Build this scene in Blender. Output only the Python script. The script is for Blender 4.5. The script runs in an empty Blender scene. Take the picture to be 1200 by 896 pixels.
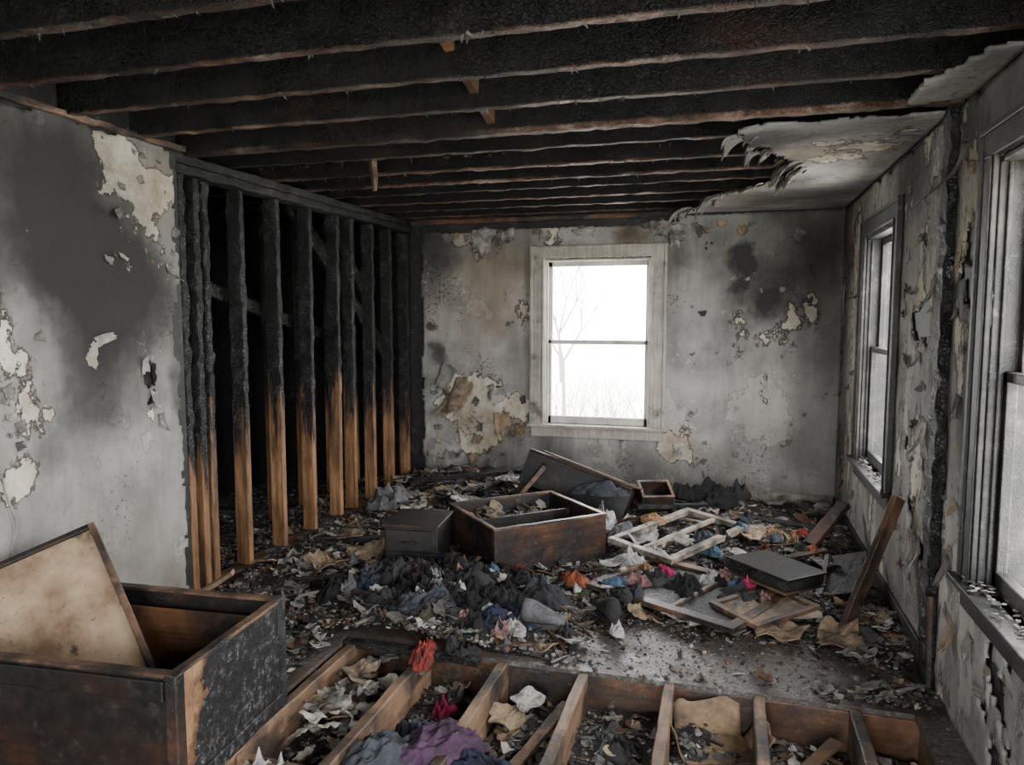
import bpy, bmesh, math, random
from mathutils import Vector, Matrix, noise
random.seed(7)
R=random.random
def U(a,b): return a+(b-a)*random.random()
def nz(x,y=0,z=0,s=1.0): return noise.noise(Vector((x*s,y*s,z*s)))
def fr(x,y=0,z=0,s=1.0,o=4): return noise.fractal(Vector((x*s,y*s,z*s)),0.9,2.0,o)

# ------------------------------------------------------------ room constants
XL,XR,YB,ZC,YF=-2.8,0.89,6.45,2.44,3.18
YR=-1.6
SC=bpy.context.scene

# ------------------------------------------------------------ node helper
class MT:
    def __init__(s,name):
        s.m=bpy.data.materials.new(name); s.m.use_nodes=True
        s.nt=s.m.node_tree; s.nt.nodes.clear()
        s.o=s.nt.nodes.new('ShaderNodeOutputMaterial')
        s.b=s.nt.nodes.new('ShaderNodeBsdfPrincipled')
        s.nt.links.new(s.b.outputs[0],s.o.inputs[0])
        s.tc=s.nt.nodes.new('ShaderNodeTexCoord')
        s.P=s.tc.outputs['Object']
    def set(s,i,v):
        if isinstance(v,bpy.types.NodeSocket): s.nt.links.new(v,i)
        elif isinstance(v,(tuple,list)):
            v=tuple(v)
            n=len(i.default_value)
            if n==4 and len(v)==3: v=v+(1,)
            i.default_value=v
        else:
            try: i.default_value=v
            except Exception: i.default_value=(v,v,v,1)
    def N(s,t,**k):
        n=s.nt.nodes.new(t)
        for a,b in k.items(): setattr(n,a,b)
        return n
    def map(s,v,scale=(1,1,1),loc=(0,0,0)):
        n=s.N('ShaderNodeMapping'); s.set(n.inputs['Vector'],v); n.inputs['Scale'].default_value=scale; n.inputs['Location'].default_value=loc
        return n.outputs[0]
    def noise(s,sc,d=4,r=.55,v=None,dist=0,col=False):
        n=s.N('ShaderNodeTexNoise'); s.set(n.inputs['Vector'],v or s.P)
        n.inputs['Scale'].default_value=sc; n.inputs['Detail'].default_value=min(d,6); n.inputs['Roughness'].default_value=r
        n.inputs['Distortion'].default_value=dist
        return n.outputs['Color' if col else 'Fac']
    def vor(s,sc,v=None,feat='F1',out='Distance'):
        n=s.N('ShaderNodeTexVoronoi',feature=feat); s.set(n.inputs['Vector'],v or s.P); n.inputs['Scale'].default_value=sc
        return n.outputs[out]
    def ramp(s,f,stops,interp='LINEAR'):
        n=s.N('ShaderNodeValToRGB'); s.set(n.inputs[0],f); cr=n.color_ramp; cr.interpolation=interp
        while len(cr.elements)<len(stops): cr.elements.new(.5)
        for e,(p,c) in zip(cr.elements,stops):
            e.position=p
            if not isinstance(c,(tuple,list)): c=(c,c,c)
            e.color=tuple(c)+(1,)
        return n.outputs[0]
    def mix(s,f,a,b,mode='MIX'):
        n=s.N('ShaderNodeMix',data_type='RGBA',blend_type=mode)
        s.set(n.inputs[0],f); s.set(n.inputs[6],a); s.set(n.inputs[7],b)
        return n.outputs[2]
    def ma(s,op,a,b=0,c=None,clamp=False):
        n=s.N('ShaderNodeMath',operation=op,use_clamp=clamp); s.set(n.inputs[0],a); s.set(n.inputs[1],b)
        if c is not None: s.set(n.inputs[2],c)
        return n.outputs[0]
    def mr(s,v,a,b,c=0,d=1,smooth=True):
        n=s.N('ShaderNodeMapRange',interpolation_type='SMOOTHSTEP' if smooth else 'LINEAR')
        s.set(n.inputs[0],v); n.inputs[1].default_value=a; n.inputs[2].default_value=b; n.inputs[3].default_value=c; n.inputs[4].default_value=d
        return n.outputs[0]
    def warp(s,v,sc,amt,d=4):
        c=s.noise(sc,d,.6,v,col=True)
        a=s.N('ShaderNodeVectorMath',operation='SUBTRACT'); s.set(a.inputs[0],c); a.inputs[1].default_value=(.5,.5,.5)
        b=s.N('ShaderNodeVectorMath',operation='SCALE'); s.set(b.inputs[0],a.outputs[0]); b.inputs['Scale'].default_value=amt
        e=s.N('ShaderNodeVectorMath',operation='ADD'); s.set(e.inputs[0],v); s.set(e.inputs[1],b.outputs[0])
        return e.outputs[0]
    def dist(s,v,c):
        n=s.N('ShaderNodeVectorMath',operation='DISTANCE'); s.set(n.inputs[0],v); n.inputs[1].default_value=c
        return n.outputs['Value']
    def xyz(s,v=None):
        n=s.N('ShaderNodeSeparateXYZ'); s.set(n.inputs[0],v or s.P); return n.outputs
    def bump(s,h,st=.5,d=.01,n0=None):
        n=s.N('ShaderNodeBump'); s.set(n.inputs['Height'],h); n.inputs['Strength'].default_value=st; n.inputs['Distance'].default_value=d
        if n0: s.set(n.inputs['Normal'],n0)
        return n.outputs[0]
    def fin(s,col,rough=.8,nrm=None,spec=.4):
        s.set(s.b.inputs['Base Color'],col); s.set(s.b.inputs['Roughness'],rough)
        s.b.inputs['Specular IOR Level'].default_value=spec
        if nrm: s.set(s.b.inputs['Normal'],nrm)
        return s.m

def wall_mat(name,cream=(),soot=(),light=(),hole=(),brown=(),thr=.60,thr2=.56,sootb=0.0,base=1.0,ztop=.22,st=(1,1,.8),warpamt=.36,p2m=.35,chipm=.24,spkb=0.0,wspb=0.0):
    t=MT(name)
    W=t.warp(t.P,3.2,warpamt,8)
    def blobs(L,base_,gain):
        v=base_
        for b in L:
            c,r=b[:3],b[3]; g=b[4] if len(b)>4 else gain
            d=t.dist(W,c)
            v=t.ma('ADD',v,t.mr(d,r*1.35,r*.25,0,g))
        return v
    pz=t.noise(1.9,9,.62,t.map(t.P,st))
    pv=blobs(cream,pz,.30)
    chips=t.noise(11,8,.7,t.map(t.P,(1,1,.7)))
    pv=t.ma('ADD',pv,t.ma('MULTIPLY',t.ma('SUBTRACT',chips,.5),chipm))
    peel=t.ramp(pv,[(thr,0),(thr+.010,1)])
    edge=t.ramp(pv,[(thr-.03,0),(thr-.004,1),(thr+.004,1),(thr+.012,0)])
    p2=t.ma('ADD',t.noise(2.2,9,.62,t.map(t.P,st,(7,3,5))),t.ma('MULTIPLY',t.ma('SUBTRACT',t.noise(15,7,.7),.5),.16))
    peel2=t.ramp(p2,[(thr2,0),(thr2+.012,1)])
    edge2=t.ramp(p2,[(thr2-.02,0),(thr2-.002,1),(thr2+.006,0)])
    z=t.xyz()[2]
    sz=t.noise(1.2,7,.55,t.map(t.P,(1,1,.7),(3,1,2)))
    sv=t.ma('ADD',blobs(soot,sz,.4),t.mr(z,1.2,2.5,0,ztop))
    for b in light:
        d=t.dist(W,b[:3]); sv=t.ma('SUBTRACT',sv,t.mr(d,b[3]*1.3,b[3]*.2,0,b[4] if len(b)>4 else .25))
    sv=t.ma('ADD',sv,sootb)
    sv2=t.ma('ADD',sv,t.ma('MULTIPLY',t.ma('SUBTRACT',t.noise(19,8,.7),.5),.12))
    dr0=t.noise(1,4,.6,t.map(t.warp(t.P,2,.08),(7,7,.8)))
    sv2=t.ma('ADD',sv2,t.ma('MULTIPLY',t.ma('SUBTRACT',dr0,.5),.16))
    sootm=t.ramp(sv2,[(.38,0),(.56,.40),(.74,.78),(.95,.97)])
    g=t.noise(3.2,9,.62)
    B=base
    grey=t.ramp(g,[(.3,(.19*B,.185*B,.172*B)),(.5,(.275*B,.268*B,.25*B)),(.7,(.36*B,.35*B,.325*B))])
    grey=t.mix(t.ma('MULTIPLY',peel2,p2m),grey,(.46*B,.44*B,.39*B))
    grey=t.mix(t.ma('MULTIPLY',edge2,p2m),grey,(.07,.06,.05))
    dr=t.noise(1,6,.6,t.map(t.warp(t.P,2,.09),(20,20,1.3)))
    grey=t.mix(t.ramp(dr,[(.52,0),(.70,.28)]),grey,(.10,.088,.072))
    cr=t.ramp(t.noise(7,9,.72),[(.3,(.28,.225,.155)),(.5,(.50,.455,.365)),(.72,(.66,.63,.55))])
    c=t.mix(peel,grey,cr)
    bz=t.ramp(blobs(brown,t.noise(1.7,7,.62,t.map(t.P,(1,1,.7),(9,9,1))),.3),[(.50,0),(.80,.65)])
    c=t.mix(bz,c,(.17,.118,.075))
    c=t.mix(t.ma('MULTIPLY',edge,.85),c,(.035,.028,.022))
    sm=t.ma('MULTIPLY',sootm,t.ma('SUBTRACT',1.0,t.ma('MULTIPLY',peel,.45)))
    c=t.mix(sm,c,(.024,.023,.022))
    sp=t.noise(34,6,.72)
    spn=t.ma('ADD',sp,t.ma('MULTIPLY',t.ma('SUBTRACT',t.noise(2.6,3),.5),.6))
    spk=t.ramp(spn,[(.65-spkb,0),(.69-spkb,.75)])
    c=t.mix(spk,c,(.035,.03,.028))
    wsp=t.ramp(t.ma('ADD',t.noise(24,7,.72,t.map(t.P,(1,1,1),(9,4,7))),t.ma('MULTIPLY',t.ma('SUBTRACT',t.noise(2,3,.5,t.map(t.P,(1,1,1),(5,5,5))),.5),.9)),[(.73-wspb,0),(.76-wspb,.6)])
    c=t.mix(wsp,c,(.44,.41,.36))
    if hole:
        hv=0.0
        for b in hole: hv=t.ma('MAXIMUM',hv,t.mr(t.dist(W,b[:3]),b[3]*1.05,b[3]*.95))
        c=t.mix(hv,c,(.012,.011,.01))
    h=t.ma('ADD',t.ma('ADD',t.ma('MULTIPLY',peel,-.7),t.ma('MULTIPLY',peel2,-.25)),t.ma('MULTIPLY',t.noise(16,8,.7),.5))
    n=t.bump(h,.7,.013)
    return t.fin(c,.85,n,.2)

def char_mat(name,edge_z=None,tint=(.010,.0095,.009),grey=.05,sc=55,axis=(1,1,1),rough=(.38,.7),bs=.7,spec=.35,em=1.0):
    t=MT(name)
    v=t.map(t.warp(t.P,9,.08,4),axis)
    d=t.vor(sc,v,'DISTANCE_TO_EDGE')
    crack=t.ramp(d,[(0,0),(.14,1)])
    n=t.noise(7,9,.72)
    pm=t.ramp(t.noise(2.2,5,.6),[(.38,0),(.6,1)])
    c=t.mix(t.ramp(n,[(.48,0),(.76,1)]),tint,(grey,grey*.97,grey*.93))
    c=t.mix(t.ma('MULTIPLY',t.ma('SUBTRACT',1.0,crack),t.ma('MULTIPLY',pm,.8)),c,(.003,.003,.003))
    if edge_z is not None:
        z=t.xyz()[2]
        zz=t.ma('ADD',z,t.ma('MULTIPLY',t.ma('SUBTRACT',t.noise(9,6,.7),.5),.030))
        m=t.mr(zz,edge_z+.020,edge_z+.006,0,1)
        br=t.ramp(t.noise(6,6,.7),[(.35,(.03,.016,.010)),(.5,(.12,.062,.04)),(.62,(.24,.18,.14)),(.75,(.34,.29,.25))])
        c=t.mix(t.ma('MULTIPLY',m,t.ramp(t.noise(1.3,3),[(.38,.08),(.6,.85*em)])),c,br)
        rb=t.ramp(t.noise(1.1,5,.6,t.map(t.P,(1,1,2),(4,8,3))),[(.60,0),(.74,.6)])
        c=t.mix(rb,c,(.04,.018,.010))
    h=t.ma('ADD',t.ma('MULTIPLY',crack,t.ma('ADD',t.ma('MULTIPLY',pm,.6),.2)),t.ma('MULTIPLY',n,1.2))
    return t.fin(c,t.ramp(n,[(.3,rough[0]),(.7,rough[1])]),t.bump(h,bs,.010),spec)

def wood_mat(name,a,b,char=.5,axis='x',rough=.6,scale=1.0,soft=.10,sc=1.8,ashf=.5,bs=.6):
    t=MT(name)
    s={'x':(1.2,22,22),'y':(22,1.2,22),'z':(22,22,1.2)}[axis]
    g=t.noise(1.6*scale,7,.65,t.map(t.P,s),dist=.6)
    c=t.ramp(g,[(.3,a),(.7,b)])
    st=t.noise(3.5,7,.65)
    c=t.mix(t.ramp(st,[(.4,0),(.75,.75)]),c,tuple(x*.30 for x in a))
    m=t.ma('ADD',t.noise(sc,9,.68,t.map(t.P,(1,1,1),(2,7,1))),char-.5)
    mm=t.ramp(m,[(.5-soft,0),(.5,.7),(.5+soft,1)])
    d=t.vor(75,t.warp(t.P,9,.07),'DISTANCE_TO_EDGE')
    nn=t.noise(20,8,.75)
    cc=t.ramp(nn,[(.4,(.006,.006,.006)),(.6,(.014,.0135,.013)),(.78,(.07,.068,.065))])
    c=t.mix(mm,c,cc)
    ash=t.ramp(t.noise(16,8,.78),[(.57,0),(.72,ashf)])
    c=t.mix(ash,c,(.18,.17,.155))
    h=t.ma('ADD',t.ma('ADD',t.ma('MULTIPLY',g,.4),t.ma('MULTIPLY',nn,.5)),t.ma('MULTIPLY',t.ma('MULTIPLY',t.ramp(d,[(0,0),(.15,1)]),mm),.2))
    return t.fin(c,rough,t.bump(h,bs,.005),.4)

def stud_mat():
    t=MT('burnt_stud_wood')
    x,y,z=t.xyz()
    g=t.noise(1.5,8,.68,t.map(t.P,(24,24,1.0)),dist=.6)
    wood=t.ramp(g,[(.3,(.10,.046,.019)),(.5,(.235,.122,.055)),(.72,(.39,.235,.122))])
    pn=t.noise(2.3,2,.5,t.map(t.P,(1,1,.05)))
    fn=t.noise(11,8,.72,t.map(t.P,(1.6,1.6,.22)))
    en=t.noise(28,3,.6,t.map(t.P,(1,1,.08),(3,3,3)))
    v=t.ma('ADD',z,t.ma('MULTIPLY',t.ma('SUBTRACT',pn,.5),1.7))
    v=t.ma('ADD',v,t.ma('MULTIPLY',t.ma('SUBTRACT',fn,.5),1.5))
    v=t.ma('ADD',v,t.ma('MULTIPLY',t.ma('SUBTRACT',en,.5),.9))
    m=t.mr(v,.66,1.14,0,1,False)
    c=t.mix(t.ramp(m,[(0,0),(.35,.5),(.65,.92),(1,1)]),wood,(.028,.013,.007))
    d=t.vor(62,t.map(t.warp(t.P,9,.05),(1.2,1.2,.7)),'DISTANCE_TO_EDGE')
    crack=t.ramp(d,[(0,0),(.16,1)])
    gn=t.noise(10,8,.74)
    blk=t.mix(crack,(.003,.003,.003),t.mix(t.ramp(gn,[(.48,0),(.75,1)]),(.009,.0088,.0085),(.085,.084,.082)))
    bm=t.ramp(m,[(.55,0),(.80,1)])
    c=t.mix(bm,c,blk)
    sm=t.ramp(t.noise(4,7,.7,t.map(t.P,(2,2,.5))),[(.42,0),(.66,.9)])
    c=t.mix(t.ma('MULTIPLY',sm,t.ma('SUBTRACT',1.0,bm)),c,(.045,.024,.013))
    h=t.ma('ADD',t.ma('MULTIPLY',t.ma('MULTIPLY',crack,bm),.8),t.ma('ADD',t.ma('MULTIPLY',g,.25),t.ma('MULTIPLY',gn,.5)))
    return t.fin(c,.6,t.bump(h,.9,.010),.35)

def simple(name,c,rough=.85,var=.4,sc=14,dirt=.5,spec=.3,bump=.3):
    t=MT(name)
    n=t.noise(sc,7,.68)
    k=1-var
    col=t.ramp(n,[(.3,tuple(x*k for x in c)),(.7,c)])
    d=t.ramp(t.noise(5.5,8,.74),[(.42,0),(.60,dirt)])
    col=t.mix(d,col,(.035,.030,.026))
    return t.fin(col,rough,t.bump(n,bump,.005),spec)

def panel_mat():
    t=MT('scorched_tan_panel')
    n=t.noise(9,6,.65)
    c=t.ramp(n,[(.3,(.25,.175,.11)),(.7,(.40,.30,.20))])
    b=t.ramp(t.noise(3.0,6,.62),[(.44,0),(.62,.85)])
    c=t.mix(b,c,(.11,.06,.032))
    k=t.ramp(t.noise(4.2,6,.7,t.map(t.P,(1,1,1),(3,8,2))),[(.55,0),(.63,.9)])
    c=t.mix(k,c,(.022,.016,.012))
    s=t.ramp(t.noise(40,5,.7),[(.62,0),(.68,.7)])
    c=t.mix(s,c,(.06,.035,.02))
    return t.fin(c,.55,t.bump(n,.2,.003),.35)

def cloth_mat(name,c,dirt=.6):
    t=MT(name)
    n=t.noise(6,5,.6)
    col=t.ramp(n,[(.3,tuple(x*.45 for x in c)),(.7,c)])
    d=t.ramp(t.noise(9,8,.76,t.map(t.P,(1,1,1),(4,2,8))),[(.43,0),(.60,dirt)])
    col=t.mix(d,col,(.022,.020,.019))
    ash=t.ramp(t.noise(34,6,.78),[(.60,0),(.70,.45)])
    col=t.mix(ash,col,(.15,.14,.125))
    w=t.noise(160,2,.5)
    hh=t.ma('ADD',t.ma('MULTIPLY',w,.15),t.noise(16,4,.55,dist=2.0))
    m=t.fin(col,.95,t.bump(hh,.8,.012),.1)
    return m

# ------------------------------------------------------------ mesh builder
class MB:
    def __init__(s): s.v=[];s.f=[];s.m=[]
    def add(s,vs,fs,mi=0):
        o=len(s.v); s.v+=[tuple(v) for v in vs]; s.f+=[tuple(i+o for i in f) for f in fs]; s.m+=[mi]*len(fs)
    def box(s,lo,hi,mi=0,M=None):
        x0,y0,z0=lo;x1,y1,z1=hi
        vs=[Vector(p) for p in ((x0,y0,z0),(x1,y0,z0),(x1,y1,z0),(x0,y1,z0),(x0,y0,z1),(x1,y0,z1),(x1,y1,z1),(x0,y1,z1))]
        if M: vs=[M@v for v in vs]
        s.add(vs,[(0,3,2,1),(4,5,6,7),(0,1,5,4),(1,2,6,5),(2,3,7,6),(3,0,4,7)],mi)
    def bar(s,p0,p1,w,h,up=(0,0,1),seg=.08,jit=.004,mi=0,taper=0,ns=9.0,jf=None):
        p0=Vector(p0);p1=Vector(p1);d=p1-p0;L=d.length;d.normalize()
        up=Vector(up); side=d.cross(up)
        if side.length<1e-4: side=d.cross(Vector((1,0,0)))
        side.normalize(); up=side.cross(d).normalized()
        n=max(1,int(L/seg))
        a,b=w/2,h/2
        e=min(w,h)*.10
        cs=[(-a+e,-b),(0,-b),(a-e,-b),(a,-b+e),(a,0),(a,b-e),(a-e,b),(0,b),(-a+e,b),(-a,b-e),(-a,0),(-a,-b+e)]
        vs=[];fs=[]
        for i in range(n+1):
            t=i/n; c=p0+d*(L*t); k=1-taper*t
            for (q,r) in cs:
                p=c+side*(q*k)+up*(r*k)
                j=jit if jf is None else jit*jf(p)
                if j>0:
                    nv=noise.noise_vector(p*ns)+noise.noise_vector(p*ns*2.7)*.6
                    p=p+nv*j
                vs.append(p)
        m=len(cs)
        for i in range(n):
            for j in range(m):
                k2=(j+1)%m
                fs.append((i*m+j,i*m+k2,(i+1)*m+k2,(i+1)*m+j))
        fs.append(tuple(range(m))[::-1]); fs.append(tuple(n*m+j for j in range(m)))
        s.add(vs,fs,mi)
    def flake(s,c,r,th,mi=0,tilt=.5,curl=0,el=1.0,n=None,rot=None):
        n=n or random.choice((4,5,5,6,7))
        if rot is None:
            rot=Matrix.Rotation(U(0,6.28),3,'Z')@Matrix.Rotation(U(-tilt,tilt),3,'X')@Matrix.Rotation(U(-tilt,tilt),3,'Y')
        a0=U(0,6.28); P=[]
        for i in range(n):
            a=a0+6.283*(i+U(-.25,.25))/n; rr=r*U(.55,1.15)
            P.append((rr*math.cos(a)*el,rr*math.sin(a)/max(1,el*.6)))
        c=Vector(c)
        top=[c+rot@Vector((x,y,curl*(x*x)/r+th/2)) for x,y in P]+[c+rot@Vector((0,0,th/2))]
        bot=[c+rot@Vector((x*.97,y*.97,curl*(x*x)/r-th/2)) for x,y in P]+[c+rot@Vector((0,0,-th/2))]
        fs=[]
        for i in range(n):
            k=(i+1)%n
            fs+= [(i,k,n),(n+1+k,n+1+i,2*n+1),(i,n+1+i,n+1+k,k)]
        s.add(top+bot,fs,mi)
    def slab(s,c,r,th,mi=0,tilt=.3,warp=.15,el=1.2):
        rot=Matrix.Rotation(U(0,6.28),3,'Z')@Matrix.Rotation(U(-tilt,tilt),3,'X')@Matrix.Rotation(U(-tilt,tilt),3,'Y')
        n=26; sd=R()*99; c=Vector(c); rings=(0.0,.35,.7,1.0); L=[]
        for sg in (1,-1):
            for q in rings[1:]:
                for i in range(n):
                    a=6.2832*i/n
                    cx_,cy_=math.cos(a),math.sin(a)
                    sq=1/max(abs(cx_),abs(cy_))**.8
                    rr=r*q*.85*sq*(1+.45*nz(cx_*1.2+sd,cy_*1.2)+(.25*nz(cx_*4+sd,cy_*4,5)+.16*nz(cx_*11+sd,cy_*11,5))*(q>.9))
                    x,y=rr*cx_*el,rr*cy_/el
                    z=warp*r*(fr(x/r+sd,y/r,0,1.2,3))+warp*1.2*x*x/r*.6+sg*th/2
                    L.append(c+rot@Vector((x,y,z)))
        z0=warp*r*fr(sd,0,0,1.2,3)
        L.append(c+rot@Vector((0,0,z0+th/2))); L.append(c+rot@Vector((0,0,z0-th/2)))
        fs=[]; o=3*n
        for i in range(n):
            k=(i+1)%n
            fs.append((i,k,6*n)); fs.append((o+k,o+i,6*n+1))
            for q in range(2):
                fs.append((q*n+i,(q+1)*n+i,(q+1)*n+k,q*n+k)); fs.append((o+q*n+k,o+(q+1)*n+k,o+(q+1)*n+i,o+q*n+i))
            fs.append((2*n+i,o+2*n+i,o+2*n+k,2*n+k))
        s.add(L,fs,mi)
    def chunk(s,c,r,mi=0):
        rot=Matrix.Rotation(U(0,6.28),3,'Z')@Matrix.Rotation(U(-1,1),3,'X')
        base=[(1,0,0),(0,1,0),(-1,0,0),(0,-1,0),(0,0,1),(0,0,-1)]
        sx,sy,sz=U(.6,1.4),U(.5,1),U(.35,.8)
        vs=[Vector(c)+rot@Vector((x*sx+U(-.25,.25),y*sy+U(-.25,.25),z*sz+U(-.2,.2)))*r for x,y,z in base]
        s.add(vs,[(0,1,4),(1,2,4),(2,3,4),(3,0,4),(1,0,5),(2,1,5),(3,2,5),(0,3,5)],mi)
    def build(s,name,mats,parent=None,smooth=False,bevel=0,M=None):
        me=bpy.data.meshes.new(name); me.from_pydata(s.v,[],s.f); 
        for m in (mats if isinstance(mats,(list,tuple)) else [mats]): me.materials.append(m)
        me.polygons.foreach_set('material_index',s.m)
        if smooth: me.polygons.foreach_set('use_smooth',[True]*len(s.f))
        me.update()
        ob=bpy.data.objects.new(name,me); SC.collection.objects.link(ob)
        if parent: ob.parent=parent
        if M is not None: ob.matrix_world=M
        if bevel:
            b=ob.modifiers.new('bevel','BEVEL'); b.width=bevel; b.segments=2; b.limit_method='ANGLE'
        return ob
def empty(name,loc=(0,0,0),rz=0,rot=None):
    e=bpy.data.objects.new(name,None); e.empty_display_size=.1; e.location=loc
    e.rotation_euler=rot if rot else (0,0,rz)
    SC.collection.objects.link(e); return e

# ------------------------------------------------------------ materials
M_back=wall_mat('smoke_stained_plaster_back',
  cream=[(-2.2,YB,.78,.42,.24),(-2.45,YB,.9,.25,.22),(-1.75,YB,.75,.16,.25),(-2.2,YB,2.33,.22,.24),(-1.4,YB,2.34,.25,.22),(-.41,YB,.45,.16,.32),(.45,YB,1.42,.24,.14),(.62,YB,1.62,.15,.14),(.75,YB,.95,.12,.10),(.05,YB,1.5,.15,.12)],
  soot=[(.10,YB,2.07,.13,.65),(.06,YB,1.85,.09,.35),(.25,YB,1.80,.28,.25),(.3,YB,1.68,.12,.2),(-.79,YB,2.31,.13,.3),(-2.6,YB,1.25,.10,.4),(-2.6,YB,1.5,.06,.4),(.7,YB,1.9,.4,.14),(-2.0,YB,.3,.35,.12),(.6,YB,2.35,.5,.2),(-2.6,YB,2.2,.3,.15),(-.45,YB,2.0,.2,.1),(.8,YB,.5,.4,.12)],
  light=[(-2.2,YB,1.8,.6,.26),(-.3,YB,.7,.5,.20),(.2,YB,1.0,.6,.16),(-.35,YB,1.8,.3,.10),(-1.1,YB,2.3,.6,.2)],
  brown=[(-.79,YB,2.31,.16,.5),(-2.2,YB,.8,.45,.2),(-1.9,YB,2.3,.5,.18),(-.4,YB,.5,.25,.2),(-2.2,YB,1.7,.6,.20)],thr=.66,thr2=.575,sootb=.02,base=1.05,ztop=.14)
M_left=wall_mat('smoke_stained_plaster_left',
  cream=[(XL,2.98,2.3,.20,.34),(XL,3.12,2.08,.16,.34),(XL,3.2,2.2,.15,.3),(XL,3.22,1.92,.08,.25),(XL,2.35,1.45,.24,.25),(XL,2.42,1.15,.13,.22),(XL,2.3,1.7,.1,.15),(XL,2.76,1.45,.06,.4),(XL,3.13,1.1,.06,.3),(XL,2.3,.9,.15,.2)],
  soot=[(XL,2.6,1.95,.5,.36),(XL,2.9,1.75,.4,.26),(XL,2.75,1.25,.32,.26),(XL,2.45,2.2,.3,.12),(XL,3.1,1.6,.3,.20),(XL,3.35,1.2,.12,.3),(XL,2.5,.95,.16,.26)],
  light=[(XL,2.8,.55,.70,.34),(XL,3.1,.75,.4,.2),(XL,2.4,1.4,.3,.2),(XL,3.1,2.2,.35,.2)],
  brown=[(XL,3.1,2.15,.25,.2)],hole=[(XL,3.09,1.27,.05),(XL,3.12,1.18,.03)],thr=.69,thr2=.62,base=.92,ztop=.08,sootb=.04,spkb=-.01)
M_right=wall_mat('smoke_stained_plaster_right',
  cream=[(XR,3.8,1.6,.3,.12),(XR,5.9,1.9,.3,.14),(XR,3.3,2.0,.25,.14),(XR,3.9,.9,.3,.12),(XR,3.3,.7,.2,.14)],
  soot=[(XR,3.35,2.3,.3,.3),(XR,4.3,2.3,.25,.25),(XR,3.7,.4,.3,.2),(XR,3.1,1.2,.25,.25),(XR,6.3,.5,.3,.15),(XR,3.52,1.3,.16,.35),(XR,3.52,.6,.16,.3),(XR,3.52,2.0,.16,.3),(XR,4.35,1.4,.12,.25),(XR,5.6,1.4,.12,.2)],
  light=[(XR,5.9,1.5,.7,.14),(XR,3.9,1.7,.4,.14),(XR,4.0,.8,.4,.12)],thr=.59,thr2=.535,base=1.08,sootb=.03,st=(1.3,1.3,.5),ztop=.12,p2m=.6,spkb=.02,wspb=.03)
M_ceil=wall_mat('ceiling_plaster',cream=[(.6,4.2,ZC,.5,.1)],soot=[(.4,5.6,ZC,.5,.22),(.1,3.9,ZC,.25,.35),(.2,5.0,ZC,.3,.2),(.3,4.5,ZC,.2,.2)],light=[(.65,4.5,ZC,.6,.15)],brown=[(.2,4.2,ZC,.5,.25),(0,5.8,ZC,.6,.2)],thr=.64,base=.92,ztop=0,sootb=.04)
M_lath=wood_mat('sooty_lath_backing',(.04,.028,.02),(.09,.065,.048),.62,'z')
M_black=char_mat('blackened_boards',tint=(.004,.004,.004),grey=.012,sc=40,spec=.2)
M_joist=char_mat('charred_joist',edge_z=2.44,tint=(.0048,.0045,.0042),grey=.017,bs=.8,spec=.24,rough=(.45,.8))
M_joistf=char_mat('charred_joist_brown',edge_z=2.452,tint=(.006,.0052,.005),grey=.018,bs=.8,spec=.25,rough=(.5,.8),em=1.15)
M_char=char_mat('alligatored_char',sc=60,grey=.06,tint=(.007,.0068,.0065))
M_stud=stud_mat()
M_fj=wood_mat('scorched_floor_joist',(.10,.056,.032),(.26,.165,.10),.46,'y',.6,sc=2.2)
M_beam=wood_mat('scorched_rim_beam',(.07,.032,.015),(.17,.082,.040),.48,'x',.5)
M_dresser=wood_mat('burnt_walnut_veneer',(.022,.010,.006),(.055,.026,.015),.46,'x',.42,sc=1.6,ashf=.12,bs=.3)
M_dresser2=wood_mat('charred_drawer_wood',(.045,.020,.011),(.12,.057,.031),.55,'x',.45,sc=2.6,ashf=.3)
M_ply=panel_mat()
M_rim=wood_mat('ash_edged_wood',(.10,.05,.028),(.24,.15,.095),.48,'x',.5,sc=4)
M_cab=wood_mat('blackened_cabinet',(.028,.02,.015),(.055,.038,.027),.60,'x',.5,ashf=.25,bs=.35)
M_trim=wood_mat('smoked_white_trim',(.24,.215,.18),(.43,.40,.345),.34,'z',.5,sc=3,ashf=.1)
M_trimd=wood_mat('charred_trim',(.045,.035,.027),(.13,.108,.086),.58,'z',.5,sc=3)
M_sash=wood_mat('smoked_sash_paint',(.42,.40,.36),(.60,.58,.54),.10,'z',.45,sc=4,ashf=.1)
M_pw=simple('plaster_white',(.42,.40,.36),.9,.5,20,.85)
M_pg=simple('plaster_grey',(.21,.20,.18),.9,.4,20,.7)
M_tan=simple('tan_paper',(.31,.225,.145),.85,.45,12,.8)
M_chc=simple('charcoal',(.018,.017,.016),.5,.5,30,.3,.5,.6)
M_ash=simple('ash_grey',(.095,.09,.085),.95,.5,30,.5)
M_brn=simple('brown_fragments',(.11,.06,.033),.8,.5,16,.6)
M_paper=simple('scorched_paper',(.50,.47,.41),.8,.35,8,.85,.2,.1)

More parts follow.
